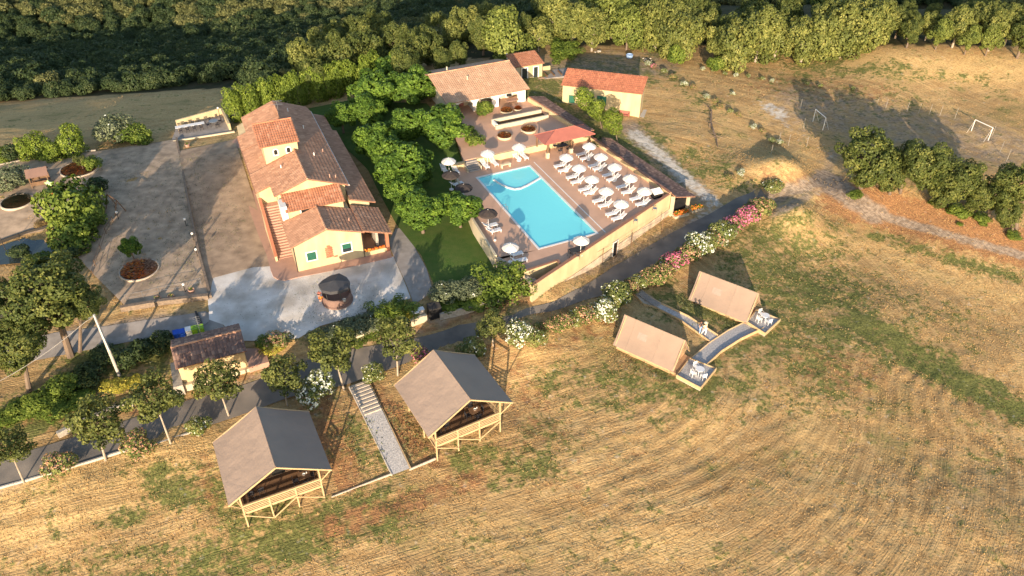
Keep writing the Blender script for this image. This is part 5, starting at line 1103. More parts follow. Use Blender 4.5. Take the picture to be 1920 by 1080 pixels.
def plant(kind, cx, cy, w, label, name='tree', cat='tree', hc=None, asp=1., base=None, group=None, ground=None):
    """crown centred on the reading (cx,cy), w wide; hc = height of the crown centre over the ground"""
    if kind in ('hedge','grey','shrub','ole','rust','white','pink') and w > 22: w *= 1.3
    if base:
        b = G(*base); lo = .3
        best = min((abs(proj(b.x, b.y, b.z+h_)[1]-cy), h_) for h_ in np.arange(.3, 16, .1)); hc_ = best[1]; dep = proj(b.x, b.y, b.z)[2]; Rr = w/2*dep/FPX
        top = b+Vector((0,0,hc_)); off = (Vector(at(cx, cy, top.z))-top); off.z = 0; ctr = top + (off if off.length < Rr*.9 else off.normalized()*Rr*.9)
    else:
        g_ = G(cx, cy); dep = proj(g_.x, g_.y, g_.z)[2]; Rr = w/2*dep/FPX; hc_ = hc if hc is not None else Rr*asp*.75
        g_ = G(cx, cy, hc_); 
        if ground is not None: g_.z = ground
        b = g_; ctr = g_+Vector((0,0,hc_)); dep = proj(b.x, b.y, b.z)[2]; Rr = w/2*dep/FPX
    k = cnt.get(kind, 0); cnt[kind] = k+1; me = CR[kind][k % len(CR[kind])]
    t = thing(name, label, cat, b, 0, group)
    c = bpy.data.objects.new('crown' if TK[kind] else 'foliage', me); col.objects.link(c); c.parent = t; c.location = ctr-b; c.scale = (Rr, Rr, Rr*asp); c.rotation_euler = (0, 0, rnd.uniform(0, 6.28) if kind not in ('hedge',) else DA)
    if TK[kind]:
        s = bpy.data.objects.new('trunk', TK[kind]); col.objects.link(s); s.parent = t; h_ = max(.4, (ctr-b).z); s.scale = (Rr*1.1+.0, Rr*1.1, h_); s.rotation_euler = (0,0,rnd.uniform(0,6.28))
        d_ = (ctr-b)/h_; s.matrix_parent_inverse = Matrix.Identity(4)
        s.rotation_euler = (-math.atan(d_.y)*.9, math.atan(d_.x)*.9, 0)
    return t
# trees between the house and the pool
pool_trees = [(705,165,112,'far left'),(778,160,96,'farthest right, against the restaurant roof'),(690,205,80,'behind the farmhouse roof, in the back row'),(735,125,84,'topmost, its crown over the hedge row'),(702,262,94,'nearest the middle of the farmhouse roof'),(762,232,88,'in the centre of the grove'),(825,232,112,'beside the grey terrace ramp'),(757,308,128,'widest of the grove, left of the deck'),(790,393,104,'left of the pair at its near end'),(862,388,92,'right of the pair, touching the pool deck'),(640,215,70,'dark one in the shade of the hedge row'),(730,285,80,'small one left of the widest crown'),(760,350,84,'low one between the widest crown and the pair')]
for px, py, w_, lb in pool_trees: plant('bright', px, py, w_*1.03, 'bright green spreading tree %s of the grove between farmhouse and pool' % lb if False else 'bright green spreading tree of the grove, '+lb, 'shade_tree', 'tree', 3.3 if w_ > 100 else 2.9, .74, group='shade trees between the farmhouse and the pool')
# tall laurel hedge behind the farmhouse
lau = [(436,194,172),(452,186,0),(468,190,0),(486,180,0),(503,178,0),(520,172,0),(538,168,0),(556,164,0),(575,158,0),(594,156,0),(613,150,0),(632,146,0),(655,140,0),(680,132,0),(704,126,0),(745,118,0)]
for i, (px, py, _) in enumerate(lau): plant('laurel', px, py, 46, 'tall yellow green laurel, number %s from the left in the screen behind the farmhouse' % ['one','two','three','four','five','six','seven','eight','nine','ten','eleven','twelve','thirteen','fourteen','fifteen','sixteen'][i], 'laurel_tree', 'tree', 2.9, 1.45, group='tall laurel screen behind the farmhouse')
# wood edge behind: readings (x, y, width, kind)
edge = [(566,112,62,'oaky'),(600,88,60,'oaky'),(632,72,60,'oak'),(668,62,66,'oak'),(706,58,66,'oak'),(742,78,70,'oak'),(778,96,60,'oak'),(690,95,84,'oak'),(640,112,84,'oak'),(590,140,60,'oak'),(760,118,60,'oak'),
 (820,45,44,'oaky'),(848,62,46,'oaky'),(872,42,56,'oaky'),(905,28,46,'oaky'),(905,60,56,'oak'),(935,40,42,'oaky'),(950,72,94,'grn'),(978,50,44,'oak'),(1010,62,50,'oaky'),(1045,36,72,'oaky'),(1075,42,72,'oaky'),(1112,52,56,'oaky'),(1020,15,50,'oaky'),(1150,30,92,'grn'),(1178,52,66,'grn'),(1205,40,50,'oaky'),(1232,50,82,'oaky'),(1258,66,70,'oaky'),(1285,70,70,'oaky'),
 (1330,50,50,'oaky'),(1352,75,56,'oaky'),(1378,85,84,'oaky'),(1425,72,84,'oaky'),(1460,68,74,'oaky'),(1510,78,72,'oaky'),(1548,68,80,'oaky'),(1585,62,84,'oaky'),(1625,52,80,'oaky'),(1655,42,56,'oaky'),(1688,38,52,'oak'),(1710,55,50,'oak'),(1745,42,46,'oaky'),(1765,58,50,'grn'),(1800,45,64,'oaky'),(1838,35,66,'oaky'),(1870,50,60,'oaky'),(1900,40,60,'oaky'),(1925,62,70,'oak'),(1860,70,50,'grn'),(1820,68,46,'grn'),
 (800,80,60,'oak'),(1120,12,60,'grn'),(1240,15,60,'oaky'),(1300,22,60,'oak'),(1410,25,60,'oak'),(1480,20,60,'oak'),(1560,14,70,'grn'),(1610,15,60,'oak'),(860,100,40,'oak'),(830,110,40,'oak')]
def numw(n): a = ['','one','two','three','four','five','six','seven','eight','nine','ten','eleven','twelve','thirteen','fourteen','fifteen','sixteen','seventeen','eighteen','nineteen']; t = ['','','twenty','thirty','forty','fifty','sixty','seventy','eighty','ninety']; return a[n] if n < 20 else (t[n//10]+(' '+a[n%10] if n%10 else ''))
dsc = {'oaky': 'sunlit tawny oak of the wood edge, number %s of its colour from the left', 'oak': 'dark green oak of the wood edge, number %s of its colour from the left', 'grn': 'fresh green tree of the wood edge, number %s of its colour from the left'}
reg('grn', *[crown('green_wood_crown', 16+i, 6000, .045, [mat('fresh_leaf%d' % i if False else 'fresh_leaf', (.16,.2,.04), (.11,.15,.03), .9, .6, tint=.35, c3=(.22,.24,.06), trans=.2)], 24, (.18,.3)) for i in range(1)], trunk=trunkmesh('trunk_mesh', 17, 5, r0=.045))
edge += [(px+rnd.uniform(-16,16), py-rnd.uniform(14,26), w_*rnd.uniform(.7,.95), 'oak' if rnd.random() < .35 else k) for px, py, w_, k in edge if px > 1080 and 25 < py]
edge.sort(key=lambda q: q[0]); ecn = {}
for px, py, w_, k in edge:
    ecn[k] = ecn.get(k, 0)+1
    plant(k, px, py, w_*(1.16 if px < 1680 else .95), dsc[k] % numw(ecn[k]), 'oak_tree' if k != 'grn' else 'wood_tree', 'tree', 3.9 if w_ > 55 else 3.0, 1.2, group='trees of the wood edge behind the estate')
# oaks on the bank at the right
for i, (px, py, w_, b, lb) in enumerate(((1628,290,128,(1614,352),'large round oak at the left end of the bank row'),(1700,300,70,(1688,362),'slender leaning oak between the two big oaks of the bank row'),(1738,310,112,(1752,380),'broad oak in the middle of the bank row above the orange bank'),(1800,335,104,(1820,396),'spreading oak right of the middle of the bank row'),(1672,322,78,(1668,364),'filler oak low between the round oak and the broad one'),(1848,368,84,(1856,412),'low oak right of the spreading one, over the bank'),(1768,352,70,(1782,388),'low oak in front of the gap between broad and spreading oak'),(1905,342,100,(1905,430),'dark oak at the right edge above the bank'),(1885,400,60,(1900,440),'low dark oak bough at the right edge'))):
    plant('oak', px, py, w_, lb, 'oak_tree', 'tree', None, .98 if w_ > 80 else 1.2, base=b)
for i, (px, py, w_, b, lb) in enumerate(((85,545,185,(132,668),'huge old oak at lower left with twin trunks over the lane'),(190,565,92,(150,660),'right hand bough of tree beside the huge old oak at lower left'),(35,645,130,(55,735),'second old oak below the huge one at the left edge'),(10,560,110,(-20,690),'old oak cut off by the left edge of the view'))):
    plant('oak', px, py, w_, lb, 'oak_tree', 'tree', None, .85, base=b)
# off the left edge, its shade falls into the garden
plant('oak', -90, 640, 170, 'tall oak outside the left edge whose shade crosses the garden', 'oak_tree', 'tree', 5, 1.1)
# young trees along the road
for i, (cx, cy, w_, b) in enumerate(((18,838,84,(45,905)),(180,785,108,(198,862)),(290,745,100,(321,834)),(408,715,94,(429,780)),(529,700,82,(539,760)),(625,655,96,(645,731)),(745,632,88,(746,704)),(922,608,64,(925,650)))):
    plant('road', cx, cy, w_*1.15, 'young staked road tree, %s from the left along the lower kerb' % ['first','second','third','fourth','fifth','sixth','seventh','eighth'][i], 'road_tree', 'tree', None, .92, base=b, group='young trees along the road')
# garden trees and shrubs
for kind, cx, cy, w_, lb, hc, asp in (('shrub',130,385,100,'bushy bright green shrub tree leaning over the garden pond',2.2,1.1),('shrub',140,440,80,'dark green shrub beneath the bright bush at the pond',1.2,.9),('bright',243,462,46,'small round topped tree beside the flower bed ring',1.9,.9),
 ('laurel',130,262,72,'tall fresh green tree in the garden hedge row',2.2,1.0),('laurel',72,275,60,'fresh green bush tree in the hedge row left of the tall one',1.7,1.0),('laurel',48,280,50,'bushy green shrub in the left part of the hedge row',1.4,1.0),('laurel',100,285,50,'low green shrub between the two fresh green hedge trees',1.2,.9),('scrub',20,285,50,'dark shrub at the left end of the garden hedge row',1.2,.9),('laurel',5,290,46,'yellow green shrub at the left edge of the garden hedge row',1.,.9),
 ('grey',212,240,62,'grey green rounded tree at the back of the garden',2.0,.95),('shrub',245,250,50,'bright green bush right of the grey green tree',1.1,.8),('shrub',268,258,40,'low green bush nearest the garden terrace corner',.8,.7),('road',150,300,30,'thin young tree growing from the round flower bed',1.5,.9),('shrub',172,305,30,'small leafy tree behind the round flower bed',1.2,.9),('scrub',182,345,50,'dark bushy shrub between the pond and the dry garden',1.1,.8),
 ('grey',20,332,60,'grey green shrub at the left edge beside the gazebo',1.2,.8),('scrub',36,470,46,'dark water side shrub at the far corner of the pond',.8,.6),('shrub',70,492,50,'green shrub at the near edge of the pond',.8,.7),('tan',75,418,30,'dry tan grass clump behind the pond edging',.4,.5),('tan',180,375,24,'dry tan bush beside the bright shrub tree',.8,.8),('shrub',165,410,60,'olive green shrub on the right bank of the pond',1.3,.9),('scrub',130,470,60,'dark low shrub over the near bank of the pond',.9,.6)):
    plant(kind, cx, cy, w_, lb, 'garden_shrub' if kind != 'bright' else 'garden_tree', 'shrub' if hc < 1.6 else 'tree', hc, asp)
# beds
for cx, cy, w_, lb, fk in ((262,508,72,'oval flower bed with a white rim and rust red plants in the dusty garden','orange'),(150,318,70,'round flower bed with red and orange flowers below the thin young tree','orange'),(33,380,58,'round raised bed of dark shrubs at the left edge of the garden',None)):
    p = G(cx, cy); rr_ = w_/2*proj(*p)[2]/FPX; b = thing('flower_bed', lb, 'flower bed', p, R(22))
    MB().lathe([(0,.16),(rr_*.9,.16)], 24).build('soil', mt['soil'], b); MB().lathe([(rr_*.98,-.2),(rr_,-.2),(rr_,.24),(rr_*.94,.25),(rr_*.93,.15)], 24).build('bed_rim', mt['coping'], b)
    f = MB(); g_ = MB()
    for k in range(900):
        a = rnd.uniform(0,6.28); q = rr_*.88*math.sqrt(rnd.random()); x, y = q*math.cos(a), q*math.sin(a); z_ = .2+.6*rnd.random()*(1-(q/rr_)**2*.6); s = .13
        tgt = f if (fk and x < rr_*.3 and rnd.random() < .6) else g_
        tgt.add([(x-s,y,z_),(x,y-s,z_+.06),(x+s,y,z_),(x,y+s,z_-.03)], [(0,1,2,3)], rnd.random())
    if fk: f.build('blooms', mt['orange'], b)
    g_.build('foliage', mt['L_scrub'] if cx != 262 else mt['F_rust'], b)
# hedges and slopes near the yard
for kind, cx, cy, w_, lb, asp in (('hedge',748,578,52,'clipped bright green hedge block at the near end of the yard',.6),('hedge',722,585,50,'clipped green hedge left of the bright block by the yard',.55),('grey',700,600,50,'grey green shrub in the bank hedge left of the clipped block',.6),('grey',668,608,54,'grey green shrub in the middle of the bank hedge',.6),('grey',632,622,50,'grey green shrub near the left end of the bank hedge',.6),('hedge',735,610,40,'light green bank shrub under the clipped block',.5),('grey',600,632,44,'green shrub at the left end of the bank hedge',.6),('shrub',700,625,40,'light green cover on the bank above the cream wall',.4),('shrub',670,638,36,'light green cover at the left of the cream wall',.4),
 ('yellow',772,592,28,'yellow leaved bush by the boxes at the gate',.8),('yellow',515,652,56,'bright yellow leaved bush beside the lodge terrace',.5),('rust',520,635,44,'rusty leaved bush behind the yellow one near the lodge',.7),('shrub',495,640,30,'small green bush at the corner of the lodge terrace',.7),
 ('grey',835,545,56,'grey green oleander hedge, left end above the green bank',.6),('grey',870,540,56,'grey green oleander hedge, middle part above the green bank',.6),('grey',900,535,52,'grey green oleander hedge, right end next to the round bush',.6),('hedge',948,530,78,'large round dark green bush at the corner of the pool wall',.85),('shrub',915,552,50,'low green shrub at the foot of the round bush',.5),('shrub',845,572,50,'light green ground cover on the bank, left part',.3),('shrub',885,565,54,'light green ground cover on the bank, right part',.3),
 ('scrub',300,640,60,'dark evergreen bush in the shade left of the lodge',.9),('scrub',265,655,60,'dark evergreen bush in the middle of the shaded bank',.9),('scrub',235,670,60,'dark evergreen bush behind the utility pole',.8),('scrub',190,665,60,'dark bush on the shaded bank under the oak',.6),('scrub',160,700,70,'dark bush on the lower part of the shaded bank',.6),('shrub',120,725,60,'bright green bush on the bank below the old oak',.6),('shrub',80,750,64,'bright green bush in the middle of the left bank',.5),('shrub',40,765,60,'bright green creeper on the left bank',.4),('shrub',100,770,60,'bright green creeper low on the bank by the road',.35),('shrub',10,785,50,'bright green creeper at the left edge of the bank',.4),('shrub',150,750,50,'green creeper at the right end of the left bank',.4),
 ('yellow',215,725,60,'yellow leaved bush above the pale bank wall',.6),('yellow',255,715,44,'yellow bush right of the larger one on the bank',.6),('tan',330,710,30,'dry brown bush at the left foot of the lodge',.7),('hedge',1045,88,36,'bright clipped hedge block, left of the pair behind the annex',.6),('hedge',1068,92,40,'bright clipped hedge block, right of the pair behind the annex',.55),('hedge',1050,100,40,'low bright hedge in front of the pair behind the annex',.5),
 ('ole',1448,348,34,'dark green bush beside the track junction',.8),('shrub',1268,103,30,'small conical golden tree below the wood edge',1.4),('shrub',1342,120,30,'small round golden tree below the wood edge',1.1),('scrub',1120,265,40,'dark bush behind the red pergola roof',.7),('scrub',1100,245,30,'small dark bush between barn and pergola',.7),('shrub',908,212,32,'yellow green potted bush in front of the middle arch',1.0),('rust',920,190,18,'red leaved climber in the middle arch',1.1),('shrub',890,262,34,'dark green hedge strip beside the terrace ramp',.8),('shrub',880,245,24,'end of the green hedge strip next to the ramp',.8)):
    plant(kind, cx, cy, w_, lb, 'hedge_bush' if kind in ('hedge','grey') else 'bush', 'bush', None, asp, ground=(.9 if 903 < cx < 925 and cy < 215 else None))
for px, py, w_, b, lb in ((1097,182,48,(1106,222),'light green young tree left of the three before the barn'),(1120,202,46,(1128,240),'light green young tree in the middle of the three before the barn'),(1150,224,50,(1158,268),'light green young tree nearest the gravel drive before the barn')): plant('laurel', px, py, w_, lb, 'young_tree', 'tree', None, .85, base=b)
# oleanders along the road, from left to right
ole = [(108,868,48,'rust','tan and pink oleander at the far left by the kerb'),(258,832,50,'rust','faded pinkish oleander between the second and third road tree'),(372,800,38,'ole','small green oleander behind the nearest tent'),(595,722,62,'white','full white oleander between the fifth and sixth road tree'),(700,700,36,'ole','pale green oleander at the head of the gravel path'),(788,662,32,'pink','dark pink oleander behind the ridge of the second large tent'),(882,652,44,'ole','dark green bush behind the second large tent'),(970,622,46,'white','white oleander right of the eighth road tree'),(1004,632,36,'ole','green bush right of the white oleander on the bank'),(1010,610,18,'ole','slim young green sapling above the green bush'),
 (1055,604,38,'rust','pale rusty oleander left of the two brown ones'),(1095,590,40,'rust','brown rusty oleander below the stretch of wall'),(1135,578,44,'white','white oleander just below the yellow green one'),(1157,552,46,'ole','yellow green oleander left of the path stairs'),(1184,536,28,'rust','small tan oleander at the top of the path stairs'),(1215,518,34,'rust','tan oleander right of the path stairs'),(1240,512,42,'rust','larger tan green oleander before the pink one'),(1262,488,38,'pink','bright pink oleander nearest to the upper cabin tent'),(1290,475,40,'rust','red green oleander between the pink and the white one'),(1311,458,48,'white','large white oleander near the middle of the bank row'),(1340,448,36,'rust','red green oleander right of the large white one'),(1354,436,42,'ole','yellow green oleander left of the twin pink ones'),(1378,420,38,'pink','first of the twin pink oleanders below the junction'),(1400,403,40,'pink','second of the twin pink oleanders below the junction'),(1425,388,36,'rust','tan oleander at the upper end of the bank row'),(1443,380,20,'white','small white oleander closing the bank row')]
fill = [(1075,597,32,'ole'),(1115,586,32,'white'),(1148,565,34,'ole'),(1168,545,30,'ole'),(1200,528,30,'ole'),(1228,514,32,'rust'),(1250,500,32,'ole'),(1276,482,34,'pink'),(1298,466,34,'ole'),(1328,452,34,'ole'),(1345,442,32,'white'),(1366,428,32,'ole'),(1390,412,34,'pink'),(1412,396,32,'rust'),(1435,382,28,'rust'),(1030,612,30,'rust')]
for i, (cx, cy, w_, k) in enumerate(fill): ole.append((cx, cy, w_, k, '%s filler oleander, number %s along the bank row from the road bend' % ({'rust':'rusty','ole':'green','pink':'pink','white':'white'}[k], numw(i+1)) if False else 'low %s oleander between the bigger ones, number %s along the bank' % ({'rust':'rusty','ole':'green','pink':'pink','white':'white'}[k], numw(i+1))))
for cx, cy, w_, k, lb in ole: plant(k, cx, cy, w_*1.05, lb, 'oleander_bush', 'oleander', None, 1.05, group='oleanders along the lower side of the road')
sm = [(1215,118,'white'),(1226,123,'pink'),(1246,132,'ole'),(1262,142,'rust'),(1284,156,'white'),(1300,162,'rust'),(1325,180,'white'),(1341,188,'rust'),(1352,198,'rust'),(1370,207,'ole'),(1385,214,'rust'),(1414,236,'white'),(1430,244,'rust'),(1448,262,'ole'),(1463,265,'white'),(1390,322,'white'),(1370,332,'rust')]
nw_ = ['one','two','three','four','five','six','seven','eight','nine','ten','eleven','twelve','thirteen','fourteen','fifteen','sixteen','seventeen']
for i, (cx, cy, k) in enumerate(sm): plant(k, cx, cy, 15 if i < 15 else 20, 'small %s oleander, number %s down the edge of the dry slope' % ({'white':'white','pink':'pink','ole':'green','rust':'rusty'}[k], nw_[i]), 'small_oleander', 'oleander', None, .9, group='small oleanders down the edge of the dry slope')
for i, (cx, cy) in enumerate(((1318,128),(1338,131),(1360,137),(1381,140),(1403,142),(1430,146),(1448,150),(1514,156),(1538,160),(1375,175),(1600,165))): plant('ole' if i % 3 else 'white', cx, cy, 11, 'tiny green shrub, number %s from the left in the line below the wood' % nw_[i], 'small_shrub', 'shrub', None, 1., group='tiny shrubs in the line below the wood')
for i, (cx, cy, w_) in enumerate(((1605,365,26),(1795,395,40),(1840,408,30),(1900,440,26),(1800,420,14),(1845,420,18),(1880,412,14),(1750,380,20))): plant('shrub', cx, cy, w_, 'green bush on the orange bank, number %s from the left in order of size' % nw_[i], 'bank_bush', 'bush', None, .6, group='green bushes on the orange bank')
# planted rows of seedlings beside the tents, one mesh of small tufts (uncountable weeds and seedlings)
C_, N_, S_, T_ = [], [], [], []
g0 = nr
def tuft(px, py, n=14, s=.09, sp=.22):
    p = G(px, py)
    for _ in range(n): C_.append((p.x+g0.normal(0,sp), p.y+g0.normal(0,sp), p.z+abs(g0.normal(0,.14))+.05)); N_.append((g0.normal(), g0.normal(), 1.)); S_.append(s*g0.uniform(.6,1.3)); T_.append(g0.random())
for k in range(12): tuft(640+g0.normal(0,3)+k*3.5, 775+k*10, 10); tuft(725+k*4.6, 770+k*8.5, 12); tuft(742+k*4.6, 760+k*8, 8); tuft(690+k*2.6+g0.normal(0,4), 790+k*7, 8); tuft(405+k*3, 840+k*13, 6, .07)
for k in range(90): u = g0.random(); v = g0.random(); tuft(1268+u*110, 548+u*42+v*30, 8, .07)
for k in range(60): u = g0.random(); v = g0.random(); tuft(1180+u*140, 555+u*62+v*12+g0.normal(0,5), 6, .06)
for k in range(50): u = g0.random(); tuft(1150+u*110+g0.normal(0,3), 672+u*45+g0.normal(0,7), 8, .07)
for k in range(60): u = g0.random(); tuft(1010+u*240, 556-u*138+g0.normal(0,5), 6, .07)
for k in range(170): a = g0.random()*6.28; q = 38+abs(g0.normal(0,22)); tuft(634+q*math.cos(a), 572+q*.62*math.sin(a), 4, .05)
for k in range(200): tuft(400+g0.random()*350, 625-g0.random()*40-g0.random()*60, 3, .04)
for k in range(900): tuft(190+g0.random()*190, 290+g0.random()*250, 4, .06)
for k in range(500): tuft(350+g0.random()*110, 290+g0.random()*190, 4, .05)
for k in range(80): u = g0.random(); tuft(1020+u*260, 568-u*140+g0.normal(0,4), 5, .06)
mt['seedling'] = mat('seedling_leaf', (.13,.15,.06), (.09,.10,.045), 3, .7, tint=.4)
o = bpy.data.objects.new('seedlings', leafmesh('seedlings', np.array(C_), np.array(N_), np.array(S_), np.array(T_), np.zeros(len(C_)), [mt['seedling']], 8)); col.objects.link(o); tag(o, 'small weeds and seedlings in the planting beds around the tents', 'seedlings', kind='stuff')

# ---------------- the wood in the valley
def put_wood(n_near, n_far):
    r = np.random.default_rng(77); pts = []
    while len(pts) < n_near+n_far:
        x = r.uniform(-190, 190); y = r.uniform(112, 300); z = H(x, y) if False else None
        pts.append((x, y))
    return pts
r = np.random.default_rng(77); gxs = []; gys = []
X_, Y_ = np.meshgrid(np.arange(-270, 271, 3.1), np.arange(112, 360, 3.0)); X_ = X_ + r.uniform(-1.6,1.6,X_.shape); Y_ = Y_ + r.uniform(-1.5,1.5,Y_.shape); Z_ = H_arr(X_, Y_); qx, qy, qd = proj(X_, Y_, Z_)
lim = np.interp(qx, [-200,0,330,420,520,560,800,830,1000,1100,1500,1700,2100], [200,190,163,150,170,130,105,95,45,15,8,12,20])
ok = (qy < lim) & (qx > -350) & (qx < 2270); x_, y_, z_, qx, qy = X_[ok], Y_[ok], Z_[ok], qx[ok], qy[ok]
sz = 1.6 + 1.5*r.random(len(x_))**1.8; sz = np.where((qy < 45) & (qx < 500), sz*1.15, sz)
vis = (qy > -25) & (qx > -20) & (qx < 1940); order = np.argsort(-(vis*1e3) - qy); big_ = set(order[:190].tolist())
pale = (vnoise(x_, y_, 14, 55) > .62) | ((qx < 480) & (qy < 55) & (vnoise(x_, y_, 9, 56) > .42))  # paler leaves stand in for sunlit crowns in the far left corner
pale &= ~((qx < 560) & (qy > 60) & (r.random(len(x_)) < .85))  # near left margin kept dark, its shade put into the leaf colour
rest_i = []
for i in range(len(x_)):
    if i in big_:
        kind = 'scruby' if pale[i] and r.random() < .7 else 'scrub'; me = CR[kind][i % len(CR[kind])]
        t = thing('scrub_tree', ('pale' if kind == 'scruby' else 'dark')+' rounded scrub tree at the near margin of the valley wood', 'tree', (x_[i], y_[i], z_[i]), 0, 'scrub trees at the near margin of the valley wood')
        c = bpy.data.objects.new('foliage', me); col.objects.link(c); c.parent = t; c.location = (0,0,sz[i]*.55); c.scale = (sz[i], sz[i], sz[i]*r.uniform(.75,1.2)); c.rotation_euler = (0,0,r.uniform(0,6.28))
    else: rest_i.append(i)
ri = np.array(rest_i); pm = bpy.data.meshes.new('valley_wood'); pm.vertices.add(len(ri)); pm.vertices.foreach_set('co', np.stack([x_[ri], y_[ri], z_[ri]+sz[ri]*.5], -1).ravel())
for nm_, arr in (('size', sz[ri]), ('rot', r.uniform(0,6.28,len(ri)))): a = pm.attributes.new(nm_, 'FLOAT', 'POINT'); a.data.foreach_set('value', arr.astype(np.float32))
a = pm.attributes.new('pick', 'INT', 'POINT'); a.data.foreach_set('value', np.where(pale[ri] & (r.random(len(ri)) < .7), r.integers(4, 7, len(ri)), r.integers(0, 4, len(ri))).astype(np.int32))
vw = bpy.data.objects.new('valley_wood', pm); col.objects.link(vw); tag(vw, 'dense dark scrub wood filling the valley beyond the estate', 'wood', kind='stuff')
srcs = []
for kind in ('scrub', 'scruby'):
    for me in CR[kind]:
        for o in col.objects:
            if o.type == 'MESH' and o.data == me and o.parent and o.parent.name.startswith('scrub_tree'): srcs.append(o); break
ng = bpy.data.node_groups.new('wood_scatter', 'GeometryNodeTree'); ng.interface.new_socket('Geometry', in_out='INPUT', socket_type='NodeSocketGeometry'); ng.interface.new_socket('Geometry', in_out='OUTPUT', socket_type='NodeSocketGeometry')
gi = ng.nodes.new('NodeGroupInput'); go = ng.nodes.new('NodeGroupOutput'); iop = ng.nodes.new('GeometryNodeInstanceOnPoints'); gti = ng.nodes.new('GeometryNodeGeometryToInstance')
for o in reversed(srcs):
    oi = ng.nodes.new('GeometryNodeObjectInfo'); oi.transform_space = 'ORIGINAL'; oi.inputs['Object'].default_value = o; oi.inputs['As Instance'].default_value = False; g1 = ng.nodes.new('GeometryNodeGeometryToInstance'); ng.links.new(oi.outputs['Geometry'], g1.inputs[0]); ng.links.new(g1.outputs[0], iop.inputs['Instance']) if False else None
    if 'jn' not in dir(): pass
    if o is srcs[-1]: jn = ng.nodes.new('GeometryNodeJoinGeometry')
    ng.links.new(g1.outputs[0], jn.inputs[0])
def natt(nm_, ty): n = ng.nodes.new('GeometryNodeInputNamedAttribute'); n.data_type = ty; n.inputs['Name'].default_value = nm_; return n.outputs['Attribute']
m2p = ng.nodes.new('GeometryNodeMeshToPoints'); ng.links.new(gi.outputs[0], m2p.inputs[0]); ng.links.new(m2p.outputs[0], iop.inputs['Points']); ng.links.new(jn.outputs[0], iop.inputs['Instance']); iop.inputs['Pick Instance'].default_value = True
ng.links.new(natt('pick','INT'), iop.inputs['Instance Index']); cx_ = ng.nodes.new('ShaderNodeCombineXYZ'); ng.links.new(natt('rot','FLOAT'), cx_.inputs[2]); e2r = ng.nodes.new('FunctionNodeEulerToRotation'); ng.links.new(cx_.outputs[0], e2r.inputs[0]); ng.links.new(e2r.outputs[0], iop.inputs['Rotation']); ng.links.new(natt('size','FLOAT'), iop.inputs['Scale']); ng.links.new(iop.outputs[0], go.inputs[0])
md = vw.modifiers.new('scatter', 'NODES'); md.node_group = ng
# ================================================================ SMALL THINGS
# utility pole with its cable
ub = G(224, 704); ut = Vector(at(176, 590, ub.z+7.6)); up_ = thing('utility_pole', 'tall pale utility pole beside the old oaks at lower left', 'utility pole', ub)
MB().tube([(0,0,-.3), (ut-ub)], [.17,.11], 10).build('pole', mt['concrete'], up_)
tp = ut-ub; MB().tube([tp+Vector((0,0,-.1)), tp+Vector((-.5,-.2,-.25))], .03, 5).build('bracket', mt['metal'], up_)
cab = [ut+Vector((-.1,0,-.2))]; e_ = Vector(at(-60, 745, ub.z+6.5))
for k in range(1, 13): q = ut.lerp(e_, k/12); q.z -= 1.2*math.sin(math.pi*k/12)*.5; cab.append(q)
tag(MB().tube(cab, .022, 5).build('overhead_cable', mt['concrete']), 'pale overhead cable running from the utility pole to the left edge', 'cable')
MB().tube([tp+Vector((.05,-.12,0)), Vector((.12,-.2,3.4))], .025, 5).build('down_cable', mt['plastic'], up_)
# goals
for bs, ang, lb in (([(1820,248),(1836,256)], None, 'white football goal at the right end of the shaded pitch'), ([(1524,228),(1535,240)], None, 'white football goal at the left end of the shaded pitch')):
    a, b = (G(*q) for q in bs); gl = thing('football_goal', lb, 'goal', a); d = (b-a); d.z = 0; n = Vector((-d.y, d.x, 0)).normalized()*(1 if bs[0][0] > 1700 else -1); L3 = d.length; dn = d.normalized()
    if L3 < 2.6: d = dn*2.8
    for v in (Vector((0,0,0)), d): MB().tube([v, v+Vector((0,0,1.9))], .045, 6).build('upright', mt['white'], gl); MB().tube([v+Vector((0,0,1.9)), v-n*.9+Vector((0,0,0))], .015, 5).build('stay', mt['white'], gl)
    MB().tube([Vector((0,0,1.9)), d+Vector((0,0,1.9))], .06, 6).build('crossbar', mt['white'], gl)
# pitch fence posts and mesh poles
fp = [(1500,205),(1530,196) if False else (1506,240),(1512,275),(1700,210),(1722,213),(1742,215),(1762,217),(1790,222),(1660,205),(1642,204),(1860,255),(1875,285),(1888,300),(1445,292),(1460,268),(1478,272)]
fpl = ['left of the left goal','second left of the left goal','nearest the left goal','far row, third from the left','far row, fourth from the left','far row, fifth from the left','far row, sixth from the left','far row, right end','far row, second from the left','far row, left end','right of the right goal','second right of the right goal','nearest the right hand oaks','on the dry slope corner','above the slope corner','above the slope corner on the right']
for i, (px, py) in enumerate(fp):
    p = G(px, py); o = MB().tube([(0,0,-.2),(0,0,1.6)], .025, 5).build('fence_post', mt['post']); o.location = p; tag(o, 'thin pale post by the football pitch, %s' % fpl[i], 'post', 'thin posts round the football pitch')
# lamps in the garden
for px, py, h_, lb in ((12,472,2.4,'tall grey lamp post at the left edge beside the pond'),(223,412,.9,'short lamp with a white globe beside the swing frame'),(350,425,.9,'short lamp with a white globe by the upper part of the long wall'),(364,452,.9,'short lamp with a white globe halfway down the long wall'),(371,482,.9,'short lamp with a white globe by the lower part of the long wall'),(348,548,.9,'short lamp on the front corner of the garden terrace'),(415,230,2.2,'thin lamp post at the corner of the dining terrace')):
    p = G(px, py); l = thing('garden_lamp', lb, 'lamp', p); MB().tube([(0,0,0),(0,0,h_)], .04, 6).build('lamp_post', mt['iron'], l); MB().lathe([(.02,h_),(.12,h_+.05),(.15,h_+.16),(.1,h_+.27),(0,h_+.3)], 10).build('globe', mt['white'], l)
